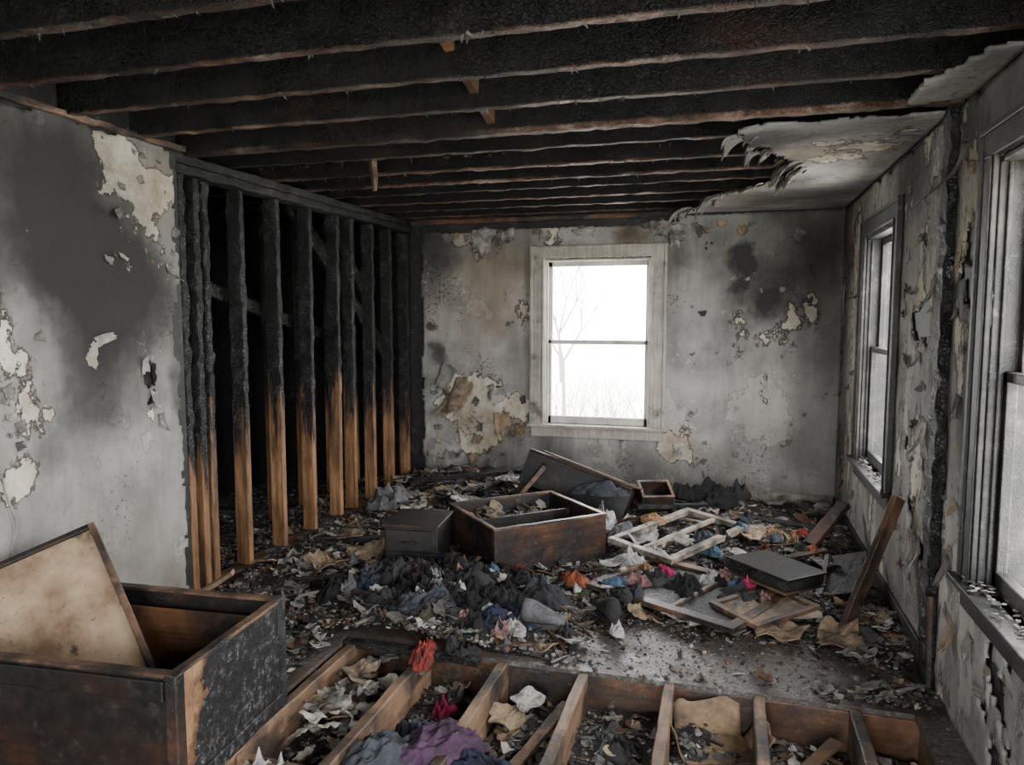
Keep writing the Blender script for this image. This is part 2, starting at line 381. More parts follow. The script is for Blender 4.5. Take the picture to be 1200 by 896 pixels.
def dresser_side():
    t=MT('peeled_dresser_side')
    W=t.warp(t.P,5,.16,6)
    n=t.noise(2.2,8,.68)
    yy=t.xyz(W)[1]
    g=t.noise(1.4,6,.6,t.map(t.P,(20,20,1.4)),dist=.5)
    wood=t.ramp(g,[(.3,(.20,.10,.045)),(.6,(.42,.26,.14)),(.8,(.56,.40,.24))])
    wood=t.mix(t.ramp(t.noise(6,7,.7),[(.45,0),(.65,.8)]),wood,(.07,.035,.018))
    nn=t.noise(30,9,.85)
    blk=t.mix(t.ramp(t.noise(5,6,.7),[(.4,0),(.62,1)]),t.ramp(nn,[(.46,(.005,.005,.005)),(.6,(.016,.016,.016)),(.70,(.13,.128,.125))]),t.ramp(nn,[(.46,(.007,.007,.007)),(.54,(.03,.03,.03)),(.62,(.22,.22,.215))]))
    bw=t.ramp(t.noise(3.4,6,.65,t.map(t.P,(1,1,1),(6,6,6))),[(.60,0),(.66,.9)])
    blk=t.mix(bw,blk,(.10,.05,.025))
    v=t.ma('ADD',yy,t.ma('MULTIPLY',t.ma('SUBTRACT',n,.5),.65))
    m=t.mr(v,-.19,-.17)
    ed=t.mr(v,-.25,-.18)
    c=t.mix(ed,wood,(.08,.035,.015))
    c=t.mix(m,c,blk)
    h=t.ma('ADD',t.ma('MULTIPLY',m,.8),t.ma('MULTIPLY',nn,.8))
    return t.fin(c,.5,t.bump(h,.8,.008),.4)
M_dside=dresser_side()

def floor_mat():
    t=MT('wet_sooty_floorboards')
    br=t.noise(1.4,7,.62,t.map(t.P,(1.5,24,24)),dist=.5)
    c=t.ramp(br,[(.3,(.035,.026,.020)),(.7,(.10,.074,.056))])
    y=t.xyz()[1]
    fy=t.ma('FRACT',t.ma('MULTIPLY',y,9.5))
    seam=t.ramp(fy,[(0,0),(.03,1),(.97,1),(1,0)])
    c=t.mix(seam,(.008,.007,.006),c)
    a=t.ramp(t.noise(3,9,.72),[(.38,0),(.60,.85)])
    c=t.mix(a,c,t.ramp(t.noise(60,5,.75),[(.4,(.018,.018,.018)),(.52,(.07,.068,.066)),(.68,(.27,.265,.25))]))
    r=t.ramp(t.noise(5,6,.72),[(.40,.26),(.60,.65)])
    return t.fin(c,r,t.bump(t.noise(40,6,.75),.6,.006),.45)
M_floor=floor_mat()

def bed_mat():
    t=MT('ash_and_cinder_bed')
    c1=t.vor(75,None,'F1','Color'); v=t.N('ShaderNodeSeparateColor'); t.set(v.inputs[0],c1)
    c=t.ramp(v.outputs[0],[(0,(.010,.009,.008)),(.5,(.025,.023,.021)),(.74,(.06,.055,.05)),(.87,(.13,.12,.105)),(.95,(.34,.32,.28))],'CONSTANT')
    big=t.vor(28,t.warp(t.P,8,.05),'F1','Color'); v2=t.N('ShaderNodeSeparateColor'); t.set(v2.inputs[0],big)
    cb=t.ramp(v2.outputs[0],[(0,(.012,.011,.010)),(.65,(.03,.027,.024)),(.84,(.10,.085,.07)),(.95,(.28,.26,.23))],'CONSTANT')
    c=t.mix(t.ramp(t.noise(6,5,.6),[(.48,0),(.52,1)]),c,cb)
    h=t.ma('ADD',v.outputs[1],t.noise(30,7,.7))
    return t.fin(c,.7,t.bump(h,1.0,.02),.4)
M_bed=bed_mat()

# ------------------------------------------------------------ walls with holes
def frame_back(s,d,z): return Vector((s,YB-d,z))
def frame_right(s,d,z): return Vector((XR-d,s,z))
def frame_left(s,d,z): return Vector((XL+d,s,z))
def wall_boxes(mb,F,s0,s1,z0,z1,d0,d1,holes):
    ss=sorted({s0,s1,*[h[0] for h in holes],*[h[1] for h in holes]})
    zs=sorted({z0,z1,*[h[2] for h in holes],*[h[3] for h in holes]})
    for i in range(len(ss)-1):
        for j in range(len(zs)-1):
            cs,cz=(ss[i]+ss[i+1])/2,(zs[j]+zs[j+1])/2
            if any(h[0]<cs<h[1] and h[2]<cz<h[3] for h in holes): continue
            a=F(ss[i],d0,zs[j]);b=F(ss[i+1],d1,zs[j+1])
            mb.box([min(a[k],b[k]) for k in range(3)],[max(a[k],b[k]) for k in range(3)])
WB=(-1.56,-.61,.62,2.08)
WR1=(4.50,5.42,.62,2.10)
WR2=(1.95,2.95,.62,2.12)
WR_fill=(-.3,.9,.62,2.12)  # out-of-view window, added to bring sky light onto the foreground
mb=MB(); wall_boxes(mb,frame_back,-4.2,XR+.15,-.5,2.62,-.15,-.012,[WB]); wall_back=mb.build('wall_back',M_lath)
mb=MB(); wall_boxes(mb,frame_right,YR,YB+.14,-.5,2.62,-.15,-.012,[WR1,WR2,WR_fill]); wall_right=mb.build('wall_right',M_lath)
mb=MB(); wall_boxes(mb,frame_left,YR,3.36,-.5,2.62,-.13,-.012,[]); wall_left=mb.build('wall_left',M_lath)
mb=MB(); wall_boxes(mb,lambda s,d,z:Vector((s,YR+d,z)),XL-.13,XR+.15,-.5,2.62,-.12,0,[(-1.1,.5,.05,2.05)]); wall_rear=mb.build('wall_rear',M_lath)  # the opening is added behind the camera to let sky light in
mb=MB(); mb.box((-4.35,3.2,-.5),(-4.2,YB+.15,2.66)); mb.box((-4.2,3.2,-.5),(XL-.13,3.34,2.62)); mb.build('wall_side_room',M_black)

def sheet(name,F,s0,s1,t0,t1,cell,keep,mat,parent=None,thick=.012,d0=0.0,disp=None):
    nx=int(round((s1-s0)/cell)); ny=int(round((t1-t0)/cell))
    idx={};vs=[];fs=[]
    def vid(i,j):
        if (i,j) in idx: return idx[(i,j)]
        s=s0+(s1-s0)*i/nx; t=t0+(t1-t0)*j/ny
        k=cell*.55
        js=nz(i*.9+3.1,j*.9,7.7)*k; jt=nz(i*.9,j*.9+9.3,2.2)*k
        if i in(0,nx): js=0
        if j in(0,ny): jt=0
        d=d0+(disp(s,t) if disp else 0)
        idx[(i,j)]=len(vs); vs.append(F(s+js,d,t+jt)); return idx[(i,j)]
    for i in range(nx):
        for j in range(ny):
            s=s0+(s1-s0)*(i+.5)/nx; t=t0+(t1-t0)*(j+.5)/ny
            if keep(s,t): fs.append((vid(i,j),vid(i+1,j),vid(i+1,j+1),vid(i,j+1)))
    m=MB(); m.add(vs,fs); ob=m.build(name,mat,parent,smooth=True)
    so=ob.modifiers.new('thick','SOLIDIFY'); so.thickness=thick; so.offset=0
    return ob
def inr(s,t,h,g=0): return h[0]-g<s<h[1]+g and h[2]-g<t<h[3]+g
bul=lambda s,t:.006*fr(s,t,0,1.6,3)
def k_back(s,t):
    if inr(s,t,WB,.0): return False
    top=ZC-.03-.05*max(0,fr(s,3,0,3.5,5))*(1 if s<-.3 else 0)-(.05 if s<-.4 else 0)
    if t>top: return False
    if s<-2.72+.04*fr(t,8,0,4,4): return False
    n=fr(s,t,4,2.6,5)
    return n<.78
sheet('plaster_face',frame_back,XL,XR,0,ZC,.022,k_back,M_back,wall_back,disp=bul)
def k_right(s,t):
    if inr(s,t,WR1) or inr(s,t,WR2) or inr(s,t,WR_fill): return False
    e=abs(s-3.52)-.08-.06*fr(t,1,0,3,5)-.03*(t<1)
    if e<0: return False
    if t>ZC-.02-.05*max(0,fr(s,6,0,3,4)): return False
    return fr(s,t,9,2.4,5)<.62
sheet('plaster_face',frame_right,2.0,YB,0,ZC,.024,k_right,M_right,wall_right,disp=bul)
sheet('plaster_face',frame_right,YR,2.0,0,ZC,.1,lambda s,t:not(inr(s,t,WR2) or inr(s,t,WR_fill)),M_right,wall_right,disp=bul)
def k_left(s,t):
    if s>3.30+.05*fr(t,2,0,3,5): return False
    if t>ZC+.0-.04*max(0,fr(s,6,0,4,4)): return False
    if (s-3.09)**2+((t-1.27)*.6)**2<(.035+.02*fr(s,t,0,12,3))**2: return False
    return True
sheet('plaster_face',frame_left,1.6,3.42,0,ZC+.01,.022,k_left,M_left,wall_left,disp=bul)
sheet('plaster_face',frame_left,YR,1.6,0,ZC,.1,lambda s,t:True,M_left,wall_left,disp=bul)

# ceiling remains
ED=[(3.62,-.02),(3.74,.05),(4.1,.16),(4.4,.30),(4.7,.38),(5.0,.27),(5.3,.02),(5.5,-.12),(5.9,-.14),(6.2,-.34),(6.45,-.42)]
def edx(y):
    for (a,b),(c,d) in zip(ED,ED[1:]):
        if a<=y<=c: return b+(d-b)*(y-a)/(c-a)
    return ED[0][1]
def k_ceil(s,t):
    e=s-edx(t)+.10*fr(s,t,1,3.2,5)
    if t<3.62+.05*fr(s,5,0,4,4): return False
    return e>0
def d_ceil(s,t):
    e=max(0,.20-(s-edx(t)))
    return .20*e*e*(1+nz(s,t,0,5))*3+.004*fr(s,t,0,3,3)
Fc=lambda s,d,t:Vector((s,t,ZC-d))
ceil_parent=empty('ceiling')
sheet('ceiling_plaster_sheet',Fc,-.6,XR,3.5,YB,.022,k_ceil,M_ceil,ceil_parent,disp=d_ceil,thick=.012)
def k_ceil2(s,t): return s>.74-.16*(t-2.9)+.10*fr(s,t,6,3,5) and 2.72+.1*fr(s,2,0,3,3)<t<3.36+.05*fr(s,0,0,5,4)
sheet('ceiling_plaster_fragment',Fc,.2,XR,2.5,3.5,.022,k_ceil2,M_ceil,ceil_parent,disp=lambda s,t:.01+.3*max(0,.78-s)**2,thick=.012)

mb=MB()
hx,hy=(-2.02,-1.86),(3.585,3.70)
for (x0,x1,y0,y1) in ((-4.35,hx[0],YR-.2,YB+.2),(hx[1],XR+.2,YR-.2,YB+.2),(hx[0],hx[1],YR-.2,hy[0]),(hx[0],hx[1],hy[1],YB+.2)):
    mb.box((x0,y0,2.70),(x1,y1,2.76))
mb.build('roof_deck',M_black,ceil_parent)
mb=MB(); x=-4.2
while x<XR+.1:
    w=U(.13,.15)
    if x<hx[1] and x+w>hx[0]:
        mb.bar((x+w/2,1,2.68),(x+w/2,hy[0],2.68),w-.008,.02,seg=.3,jit=.003)
        mb.bar((x+w/2,hy[1]+.02,2.68),(x+w/2,YB,2.68),w-.008,.02,seg=.3,jit=.003)
    else: mb.bar((x+w/2,1.0,2.68),(x+w/2,YB+.1,2.68),w-.008,.02,seg=.3,jit=.003)
    x+=w
mb.build('deck_boards',M_black,ceil_parent)

# ------------------------------------------------------------ ceiling joists
def joist(y,x0,x1,w=.045,h=.20,zb=2.45,sag=0,jit=.005,mat=None):
    m=MB(); 
    p0=Vector((x0,y,zb+h/2)); p1=Vector((x1,y+U(-.015,.015),zb+h/2-sag))
    m.bar(p0,p1,w,h,seg=.04,jit=jit,ns=11)
    m.build('ceiling_joist',mat or M_joist,smooth=False)
for y in (.6,1.05,1.50,1.88,2.27,2.66,3.07): joist(y,XL-.12,XR+.05,h=.22,jit=.006)
joist(3.44,XL-.12,XR+.0,w=.06,h=.185,zb=2.43,jit=.007); 
joist(3.53,XL-.12,XR+.0,w=.05,h=.16,zb=2.455,jit=.010)
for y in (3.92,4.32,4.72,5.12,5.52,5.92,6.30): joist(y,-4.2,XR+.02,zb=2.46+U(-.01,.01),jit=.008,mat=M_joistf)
m=MB(); m.bar((-1.02,1.0,2.60),(-1.00,3.40,2.60),.10,.03,seg=.08,jit=.004); m.bar((-1.0,3.57,2.58),(-.98,6.4,2.58),.09,.03,seg=.08,jit=.004)
m.bar((-.92,1.9,2.66),(-1.08,3.4,2.52),.04,.09,seg=.08,jit=.004)
m.build('ceiling_blocking_board',M_beam)
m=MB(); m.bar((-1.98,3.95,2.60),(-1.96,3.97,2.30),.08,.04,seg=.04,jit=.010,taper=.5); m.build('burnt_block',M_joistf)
m=MB(); m.bar((XL,YB-.03,2.43),(-.35,YB-.03,2.43),.05,.045,seg=.05,jit=.008); m.build('trim_1',M_beam)
m=MB(); m.bar((XL+.015,YR,2.455),(XL+.015,3.38,2.455),.04,.03,seg=.04,jit=.009); m.build('trim_2',M_rim)

# ------------------------------------------------------------ stud wall
sw=empty('stud_wall')
jfz=lambda p: .15+1.1*max(0,min(1,(p.z-.8)/.4))
def stud(x,y,w=.045,d=.095,z0=0,z1=2.33,jit=.006,lean=0,nm='stud'):
    m=MB(); m.bar((x,y,z0),(x,y+lean,z1),w,d,up=(1,0,0),seg=.03,jit=jit,ns=14,jf=jfz)
    m.build(nm,M_stud,sw)
for y in (3.40,3.50,3.58,3.90,4.28,4.66,5.04,5.28,5.62,5.98,6.32):
    stud(XL-.06,y,w=.05 if y<3.6 else .045,lean=U(-.02,.02),jit=.010 if y<3.6 else .007)
m=MB(); m.bar((XL-.06,3.36,2.365),(XL-.06,YB-.05,2.365),.11,.05,seg=.05,jit=.008); m.bar((XL-.06,3.36,2.42),(XL-.06,YB-.05,2.42),.10,.05,seg=.05,jit=.008); m.build('top_plate',M_char,sw)
m=MB(); m.bar((XL-.06,3.40,.02),(XL-.06,YB-.05,.02),.10,.04,seg=.06,jit=.003); m.build('bottom_plate',M_beam,sw)
for y in (3.72,4.10,4.50,4.88,5.3,5.75,6.15): stud(-3.30,y,z1=2.4,jit=.006,lean=U(-.03,.03),nm='inner_stud')
m=MB(); m.bar((-3.2,5.0,2.45),(-2.98,6.3,1.15),.05,.12,seg=.05,jit=.007); m.bar((-3.38,3.7,1.9),(-3.38,6.3,1.3),.04,.09,seg=.05,jit=.006); m.bar((-3.0,5.2,2.4),(-3.0,5.9,1.7),.03,.1,seg=.05,jit=.006)
m.build('diagonal_brace',M_stud,sw)

pr=empty('charred_door_post')
m=MB(); m.bar((XR-.005,3.49,-.1),(XR-.005,3.49,2.44),.11,.07,up=(1,0,0),seg=.03,jit=.012,ns=16); m.build('outer_stud',M_char,pr)
m=MB(); m.bar((XR+.01,3.575,-.1),(XR+.01,3.575,2.44),.05,.05,up=(1,0,0),seg=.04,jit=.006); m.build('inner_stud',M_beam,pr)
m=MB(); m.bar((XR-.03,3.40,-.1),(XR-.03,3.42,.40),.03,.02,up=(1,0,0),seg=.04,jit=.005); m.build('splintered_jamb',M_beam,pr)

# ------------------------------------------------------------ windows
def window(idx,F,W,mc,ms):
    e=empty('window_%d'%idx)
    s0,s1,z0,z1=W; zm=(z0+z1)/2+.0
    def B(name,a0,a1,d0,d1,b0,b1,mat,jit=0):
        m=MB(); a=F(a0,d0,b0);b=F(a1,d1,b1)
        m.box([min(a[i],b[i]) for i in range(3)],[max(a[i],b[i]) for i in range(3)])
        m.build(name,mat,e,bevel=.004)
    cw=.11
    B('casing_side',s0-cw,s0+.012,.008,.028,z0-.02,z1+.02,mc)
    B('casing_side',s1-.012,s1+cw,.008,.028,z0-.02,z1+.02,mc)
    B('casing_head',s0-cw,s1+cw,.008,.030,z1+.02-.012,z1+.10,mc)
    B('backband',s0-cw-.012,s0-cw+.014,.008,.038,z0-.02,z1+.10,mc)
    B('backband',s1+cw-.014,s1+cw+.012,.008,.038,z0-.02,z1+.10,mc)
    B('backband',s0-cw-.012,s1+cw+.012,.008,.040,z1+.09,z1+.112,mc)
    B('inner_bead',s0-.012,s0+.004,.028,.036,z0,z1+.01,mc); B('inner_bead',s1-.004,s1+.012,.028,.036,z0,z1+.01,mc)
    B('jamb',s0,s0+.02,-.15,.008,z0,z1,mc); B('jamb',s1-.02,s1,-.15,.008,z0,z1,mc)
    B('jamb_head',s0,s1,-.15,.008,z1-.02,z1,mc)
    B('stool',s0-cw-.03,s1+cw+.03,-.12,.065,z0-.025,z0,mc)
    B('apron',s0-cw,s1+cw,.008,.024,z0-.115,z0-.025,mc)
    B('stop',s0+.02,s0+.035,-.03,-.015,z0,z1,ms); B('stop',s1-.035,s1-.02,-.03,-.015,z0,z1,ms)
    r=.042
    for nm,d0,d1,a,b,lower in (('upper_sash',-.11,-.075,zm-.02,z1-.02,0),('lower_sash',-.07,-.035,z0,zm+.02,1)):
        B(nm+'_stile',s0+.02,s0+.02+r,d0,d1,a,b,ms); B(nm+'_stile',s1-.02-r,s1-.02,d0,d1,a,b,ms)
        B(nm+'_top_rail',s0+.02,s1-.02,d0,d1,b-(.035 if lower else r),b,ms)
        B(nm+'_bottom_rail',s0+.02,s1-.02,d0,d1,a,a+(.07 if lower else .035),ms)
    return e
window(1,frame_back,WB,M_trim,M_sash)
window(2,frame_right,WR1,M_trimd,M_trimd)
window(3,frame_right,WR2,M_trimd,M_trimd)
window(4,frame_right,WR_fill,M_trimd,M_trimd)  # added window out of view, lights the front of the room

m=MB(); m.box((XL,YB-.022,0),(XR,YB-.006,.12)); m.box((XL,YB-.034,0),(XR,YB-.022,.02)); m.build('baseboard_back',M_trim,bevel=.003)
m=MB(); m.box((XR-.022,3.62,0),(XR-.006,YB-.03,.12)); m.build('baseboard_right',M_trimd,bevel=.003)

# ------------------------------------------------------------ floor + front joists
fl=empty('floor')
m=MB(); m.box((-4.2,YF-.02,-.022),(XR,YB,0)); m.box((XL,YR,-.022),(-1.76,YF-.02,0)); m.box((.76,YR,-.022),(XR,YF-.02,0)); m.box((-1.76,YR,-.022),(.76,1.2,0))
m.build('floorboards',M_floor,fl)
m=MB(); m.box((XL-.1,YR,-.5),(XR+.1,YB,-.42)); m.build('crawlspace_ground',M_bed,fl)
m=MB(); m.bar((XL,YF,-.115),(XR,YF,-.115),.05,.185,seg=.07,jit=.004); m.build('rim_beam',M_beam)
m=MB(); m.bar((-1.75,YF-.03,-.006),(-1.05,YF-.07,.0),.05,.03,seg=.05,jit=.006); m.build('charred_batten',M_char)
for x in (-1.71,-1.33,-.95,-.575,-.2,.17,.54,.80):
    m=MB(); dx=U(-.015,.015); m.bar((x+dx,1.1,-.10),(x,YF-.027,-.10),.046,.19,seg=.06,jit=.004,ns=8); m.build('floor_joist',M_fj)
m=MB(); m.bar((-1.68,2.22,-.09),(-1.36,2.20,-.09),.04,.14,seg=.05,jit=.003); m.build('joist_blocking',M_fj)

def G(x,y,cx,cy,r): return math.exp(-((x-cx)**2+(y-cy)**2)/(r*r))
def clear(x,y): return min(1,max(G(x,y,.15,3.42,.42),G(x,y,-.35,3.42,.36),G(x,y,.55,3.5,.28)*.9)*1.35)
def H(x,y):
    h=.022+.035*fr(x,y,0,2.2,4)+.010*fr(x,y,3,13,3)
    h+=.15*G(x,y,-2.2,6.1,.7)+.12*G(x,y,-1.2,5.7,.7)+.09*G(x,y,-.3,5.9,.6)+.10*G(x,y,-1.45,3.7,.5)+.07*G(x,y,.6,5.3,.6)+.05*G(x,y,-2.3,4.6,.6)
    h+=.05*G(x,y,.75,3.9,.25)+.05*G(x,y,-2.5,3.4,.35)
    c=clear(x,y)
    return max(h,.004)*(1-c)-.014*c
def HB(x,y):
    return -.19+.05*fr(x,y,5,3,4)+.012*fr(x,y,3,13,3)+.04*G(x,y,-1.5,2.8,.3)+.05*G(x,y,-.4,3.05,.4)
def grid(x0,x1,y0,y1,c,f):
    nx=int((x1-x0)/c);ny=int((y1-y0)/c)
    vs=[];fs=[]
    for j in range(ny+1):
        for i in range(nx+1):
            x=x0+(x1-x0)*i/nx;y=y0+(y1-y0)*j/ny
            vs.append((x,y,f(x,y)))
    for j in range(ny):
        for i in range(nx):
            a=j*(nx+1)+i; fs.append((a,a+1,a+nx+2,a+nx+1))
    return vs,fs
m=MB(); m.add(*grid(-4.19,XR-.001,YF+.03,YB-.035,.03,H)); m.add(*grid(-1.74,.79,1.3,YF-.03,.03,HB))
m.add(*grid(XL+.01,-1.80,2.3,YF-.02,.03,lambda x,y:.01+.02*fr(x,y,0,3,4)+.04*G(x,y,-2.6,2.9,.3)))
m.build('ash_bed',M_bed,fl,smooth=True)

# ------------------------------------------------------------ scatter
def hz(x,y):
    if y>YF-.03: return H(x,y)
    if x<-1.75: return .01+.02*fr(x,y,0,3,4)
    return HB(x,y)
def rp(zone):
    if zone=='floor': return U(XL+.06,XR-.06),U(YF+.02,YB-.08)
    if zone=='side': return U(XL-.45,XL-.15),U(YF+.25,YB-.1)
    if zone=='front': return U(XL+.1,XR-.08),U(YF+.02,4.3)
    if zone=='bay': return U(-1.72,.78),U(2.0,YF-.05)
    if zone=='edge': return U(XL+.05,XR-.05),U(YF-.01,YF+.25)
    if zone=='wet': return U(-.8,.85),U(YF+.01,3.75)
    if zone=='left': return U(XL+.05,-1.8),U(2.55,YF)
    if zone=='rightw': return U(.55,XR-.07),U(3.3,YB-.08)
    if zone=='backl': return max(XL+.08,random.gauss(-1.9,.6)),U(5.4,YB-.08)
DM=[M_pw,M_pg,M_tan,M_chc,M_ash,M_brn]
def pick(w):
    t=R()*sum(w)
    for i,a in enumerate(w):
        t-=a
        if t<=0: return i
    return 0
def ok(x,y):
    if y>YF-.02: return XL-.5<x<XR-.05 and y<YB-.06
    if x>-1.75:
        for jx in (-1.71,-1.33,-.95,-.575,-.2,.17,.54,.80):
            if abs(x-jx)<.03: return False
    return True
def scatter(name,spec):
    m=MB()
    for zone,n,kind,r0,r1,w in spec:
        for _ in range(n):
            x,y=rp(zone)
            if not ok(x,y): continue
            c=clear(x,y) if y>YF else 0
            if zone!='wet' and R()<c*.92: continue
            r=r0*(r1/r0)**(R()**1.6)
            z=max(hz(x,y),0 if y>YF-.02 else -9)+r*U(.05,.35)
            k=pick(w)
            if kind=='chunk': m.chunk((x,y,z),r,k)
            elif kind=='flake': m.flake((x,y,z),r,U(.002,.006),k,tilt=.45,curl=U(-.3,.5),el=U(.9,1.5))
            elif kind=='slab': m.slab((x,y,z+.01),r,U(.003,.008),k,tilt=.35,warp=U(.1,.4),el=U(.9,1.4))
            elif kind=='stick':
                a=U(0,3.14); L=r*U(2,5); t=U(-.15,.15)
                d=Vector((math.cos(a),math.sin(a),t))*L/2; c0=Vector((x,y,z+.006))
                if c0.x+abs(d.x)>XR-.03 or c0.y+abs(d.y)>YB-.05 or c0.x-abs(d.x)<XL+.02: continue
                wd=U(.006,.02); m.bar(c0-d,c0+d,wd,wd*U(.4,1),seg=.06,jit=.002,mi=k,taper=U(0,.6))
    return m.build(name,DM)
dark=(.10,.16,.1,1.3,.55,.35)
lite=(.6,.75,.45,.5,.45,.4)
scatter('charcoal_rubble',[('floor',8500,'chunk',.006,.026,dark),('side',900,'chunk',.008,.03,dark),('front',2500,'chunk',.005,.018,(.2,.25,.2,1.3,.5,.4)),('wet',1100,'chunk',.003,.010,(.3,.4,.1,1.3,.6,.3)),('floor',700,'chunk',.02,.05,(.05,.1,.05,1.6,.3,.3)),('bay',2200,'chunk',.006,.03,dark),('edge',700,'chunk',.005,.02,(.2,.25,.2,1,.5,.4)),('left',500,'chunk',.006,.02,dark),('rightw',600,'chunk',.008,.04,(.3,.3,.1,1,.5,.3))])
scatter('plaster_debris',[('floor',5200,'flake',.007,.034,lite),('side',300,'flake',.01,.05,lite),('front',1100,'flake',.006,.024,lite),('wet',160,'flake',.004,.014,lite),('backl',700,'flake',.02,.06,lite),('bay',1400,'flake',.007,.034,lite),('rightw',500,'flake',.015,.05,lite),('left',250,'flake',.015,.04,lite)])
scatter('fallen_plaster_sheet',[('floor',240,'slab',.025,.08,(.5,.8,.6,.7,.3,.6)),('backl',55,'slab',.04,.11,(1,.8,.6,.3,.3,.5)),('bay',70,'slab',.025,.06,(.4,.8,.8,.6,.2,.5)),('rightw',55,'slab',.035,.07,(.6,.8,.6,.5,.3,.5)),('front',50,'slab',.025,.06,(.6,.8,.6,.5,.3,.5))])
scatter('wood_splinters',[('floor',760,'stick',.015,.08,(.1,.1,.3,1.2,.1,.8)),('bay',200,'stick',.015,.06,(.2,.1,.4,.7,.1,.8)),('backl',80,'stick',.04,.12,(.1,.1,.4,1,.1,.8)),('rightw',60,'stick',.03,.06,(.1,.1,.4,1,.1,.8))])
m=MB()
for (x,y,z,r,k) in [(.3,3.75,.03,.12,2),(.05,3.72,.03,.09,1),(.55,3.72,.04,.12,2),(-.2,3.78,.04,.08,0),(.62,4.6,.12,.14,1),(-1.2,3.85,.12,.07,0),(-2.3,3.9,.08,.12,2),(-2.15,4.2,.08,.13,2),(-1.95,3.75,.08,.10,0),(-2.4,4.4,.1,.12,2),(-1.9,4.75,.1,.12,2),(-2.3,5.2,.1,.13,0),(-.85,2.9,-.12,.09,2),(-.8,3.0,-.1,.07,0),(-1.63,2.82,-.1,.08,0),(-1.6,2.7,-.08,.08,0),(-1.58,2.95,-.05,.08,2),(-1.9,5.3,.16,.12,0),(-.5,5.1,.1,.09,0),(.1,4.7,.1,.09,0),(-.25,4.85,.12,.09,0),(.2,5.1,.12,.09,2),(.75,6.0,.1,.09,0),(.4,6.2,.08,.10,1),(-.62,4.35,.1,.08,0),(-.5,4.75,.14,.10,0),(.35,5.6,.08,.12,1),(.62,3.62,.02,.09,1),(.1,5.35,.1,.10,0)]:
    m.slab((x,y,z+.01),r,.006,k,tilt=.2,warp=U(.15,.4),el=U(1,1.3))
m.build('torn_wallboard',DM)

# peeling flaps on walls
def flap(m,F,s,z,w,L,ang,curl,mi=0,d0=.012):
    nu,nv=9,7; vs=[];fs=[]
    sd=R()*99
    ca,sa=math.cos(ang),math.sin(ang)
    for j in range(nv+1):
        v=j/nv; ph=v*curl
        al=L*math.sin(ph)/curl if curl>1e-3 else L*v
        ou=L*(1-math.cos(ph))/curl if curl>1e-3 else 0
        ww=w*(1-.35*v*v)*(1+.35*nz(v*3,sd))
        for i in range(nu+1):
            u=(i/nu-.5)*ww+.15*w*nz(v*2.5,sd+5)
            rag=.45*L*(nz(i*.6,sd)+.5*nz(i*1.9,sd))*v
            root=.25*L*nz(i*.5,sd+9)*(1-v)
            a=al+rag*math.cos(ph)+root; o=ou+rag*math.sin(ph)+.03*w*math.sin(i*1.1+sd)*v
            ps=s+a*ca-u*sa; pz=z+a*sa+u*ca
            vs.append(F(ps,d0+max(0,o),pz))
    for j in range(nv):
        for i in range(nu):
            a=j*(nu+1)+i; fs.append((a,a+1,a+nu+2,a+nu+1))
    m.add(vs,fs,mi)
FM=[M_pw,M_pg,M_tan,M_ash]
def flaps(name,F,lst,rnd,parent,avoid=()):
    m=MB()
    for q in lst: flap(m,F,*q)
    for (n,s0,s1,z0,z1,w0,w1) in rnd:
        for _ in range(n):
            s,z=U(s0,s1),U(z0,z1)
            if any(inr(s,z,h,.16) for h in avoid): continue
            w=U(w0,w1); flap(m,F,s,z,w,w*U(.5,1.2),random.choice((-1.57,-1.57,-1.57,0,3.14))+U(-.5,.5),U(.3,1.2),random.choice((0,1,1,1,2,3)))
    ob=m.build(name,FM,parent,smooth=True); so=ob.modifiers.new('t','SOLIDIFY'); so.thickness=.002
D=-1.57
flaps('peeling_flaps',frame_back,[(-2.3,1.0,.18,.32,D-.3,.7,2),(-2.45,1.12,.16,.22,D-.4,.8,1),(-2.42,.85,.12,.25,D-.5,1.2,2),(-2.0,.95,.18,.16,D,.5,0),(-1.78,.62,.12,.14,D+.3,1.0,2),(-2.12,2.36,.22,.22,D,.7,0),(-1.9,2.34,.14,.16,D+.3,1.2,0),(-.42,2.35,.16,.2,D,.8,0),(-.55,2.38,.2,.14,D,.6,0),(-2.45,2.33,.12,.1,D,1.0,1),(-2.5,1.0,.1,.2,D+.2,1.3,2),(-.36,.5,.1,.1,D,.8,0),(-1.2,2.33,.2,.07,D,.6,0),(-1.95,.7,.16,.2,D,.4,2)],
   [(20,-2.7,-1.75,.2,1.1,.04,.10),(16,-2.7,.8,2.25,2.38,.04,.1),(10,-.3,.8,1.2,1.9,.02,.05),(12,-.4,.8,.2,.8,.02,.06)],wall_back,(WB,))
flaps('peeling_flaps',frame_left,[(2.76,1.46,.05,.09,0.4,1.0,0),(3.06,1.3,.05,.1,1.9,.8,0),(3.11,1.2,.05,.1,D,.8,0),(3.15,1.08,.04,.1,D,1.0,0),(2.95,2.08,.05,.1,3.6,1.0,1),(3.25,1.85,.04,.1,D,1.2,0)],
   [(14,2.85,3.3,1.8,2.4,.02,.06),(10,2.2,2.5,.9,1.6,.02,.05)],wall_left)
flaps('peeling_flaps',frame_right,[(3.70,1.75,.10,.14,D,.8,1),(3.72,2.2,.14,.12,D,1.0,0),(3.36,2.25,.10,.16,D,.9,1),(3.3,.62,.10,.12,D,.5,1),(3.18,.4,.10,.12,D,.5,2),(3.78,.55,.10,.14,D,.5,0),(3.74,1.1,.08,.14,D,.7,0)],
   [(30,3.66,4.3,.2,2.35,.02,.07),(24,5.6,6.35,.2,2.35,.02,.07),(18,3.05,3.40,.2,2.3,.02,.06),(8,2.6,3.0,.2,.5,.02,.06)],wall_right,(WR1,WR2))
m=MB()
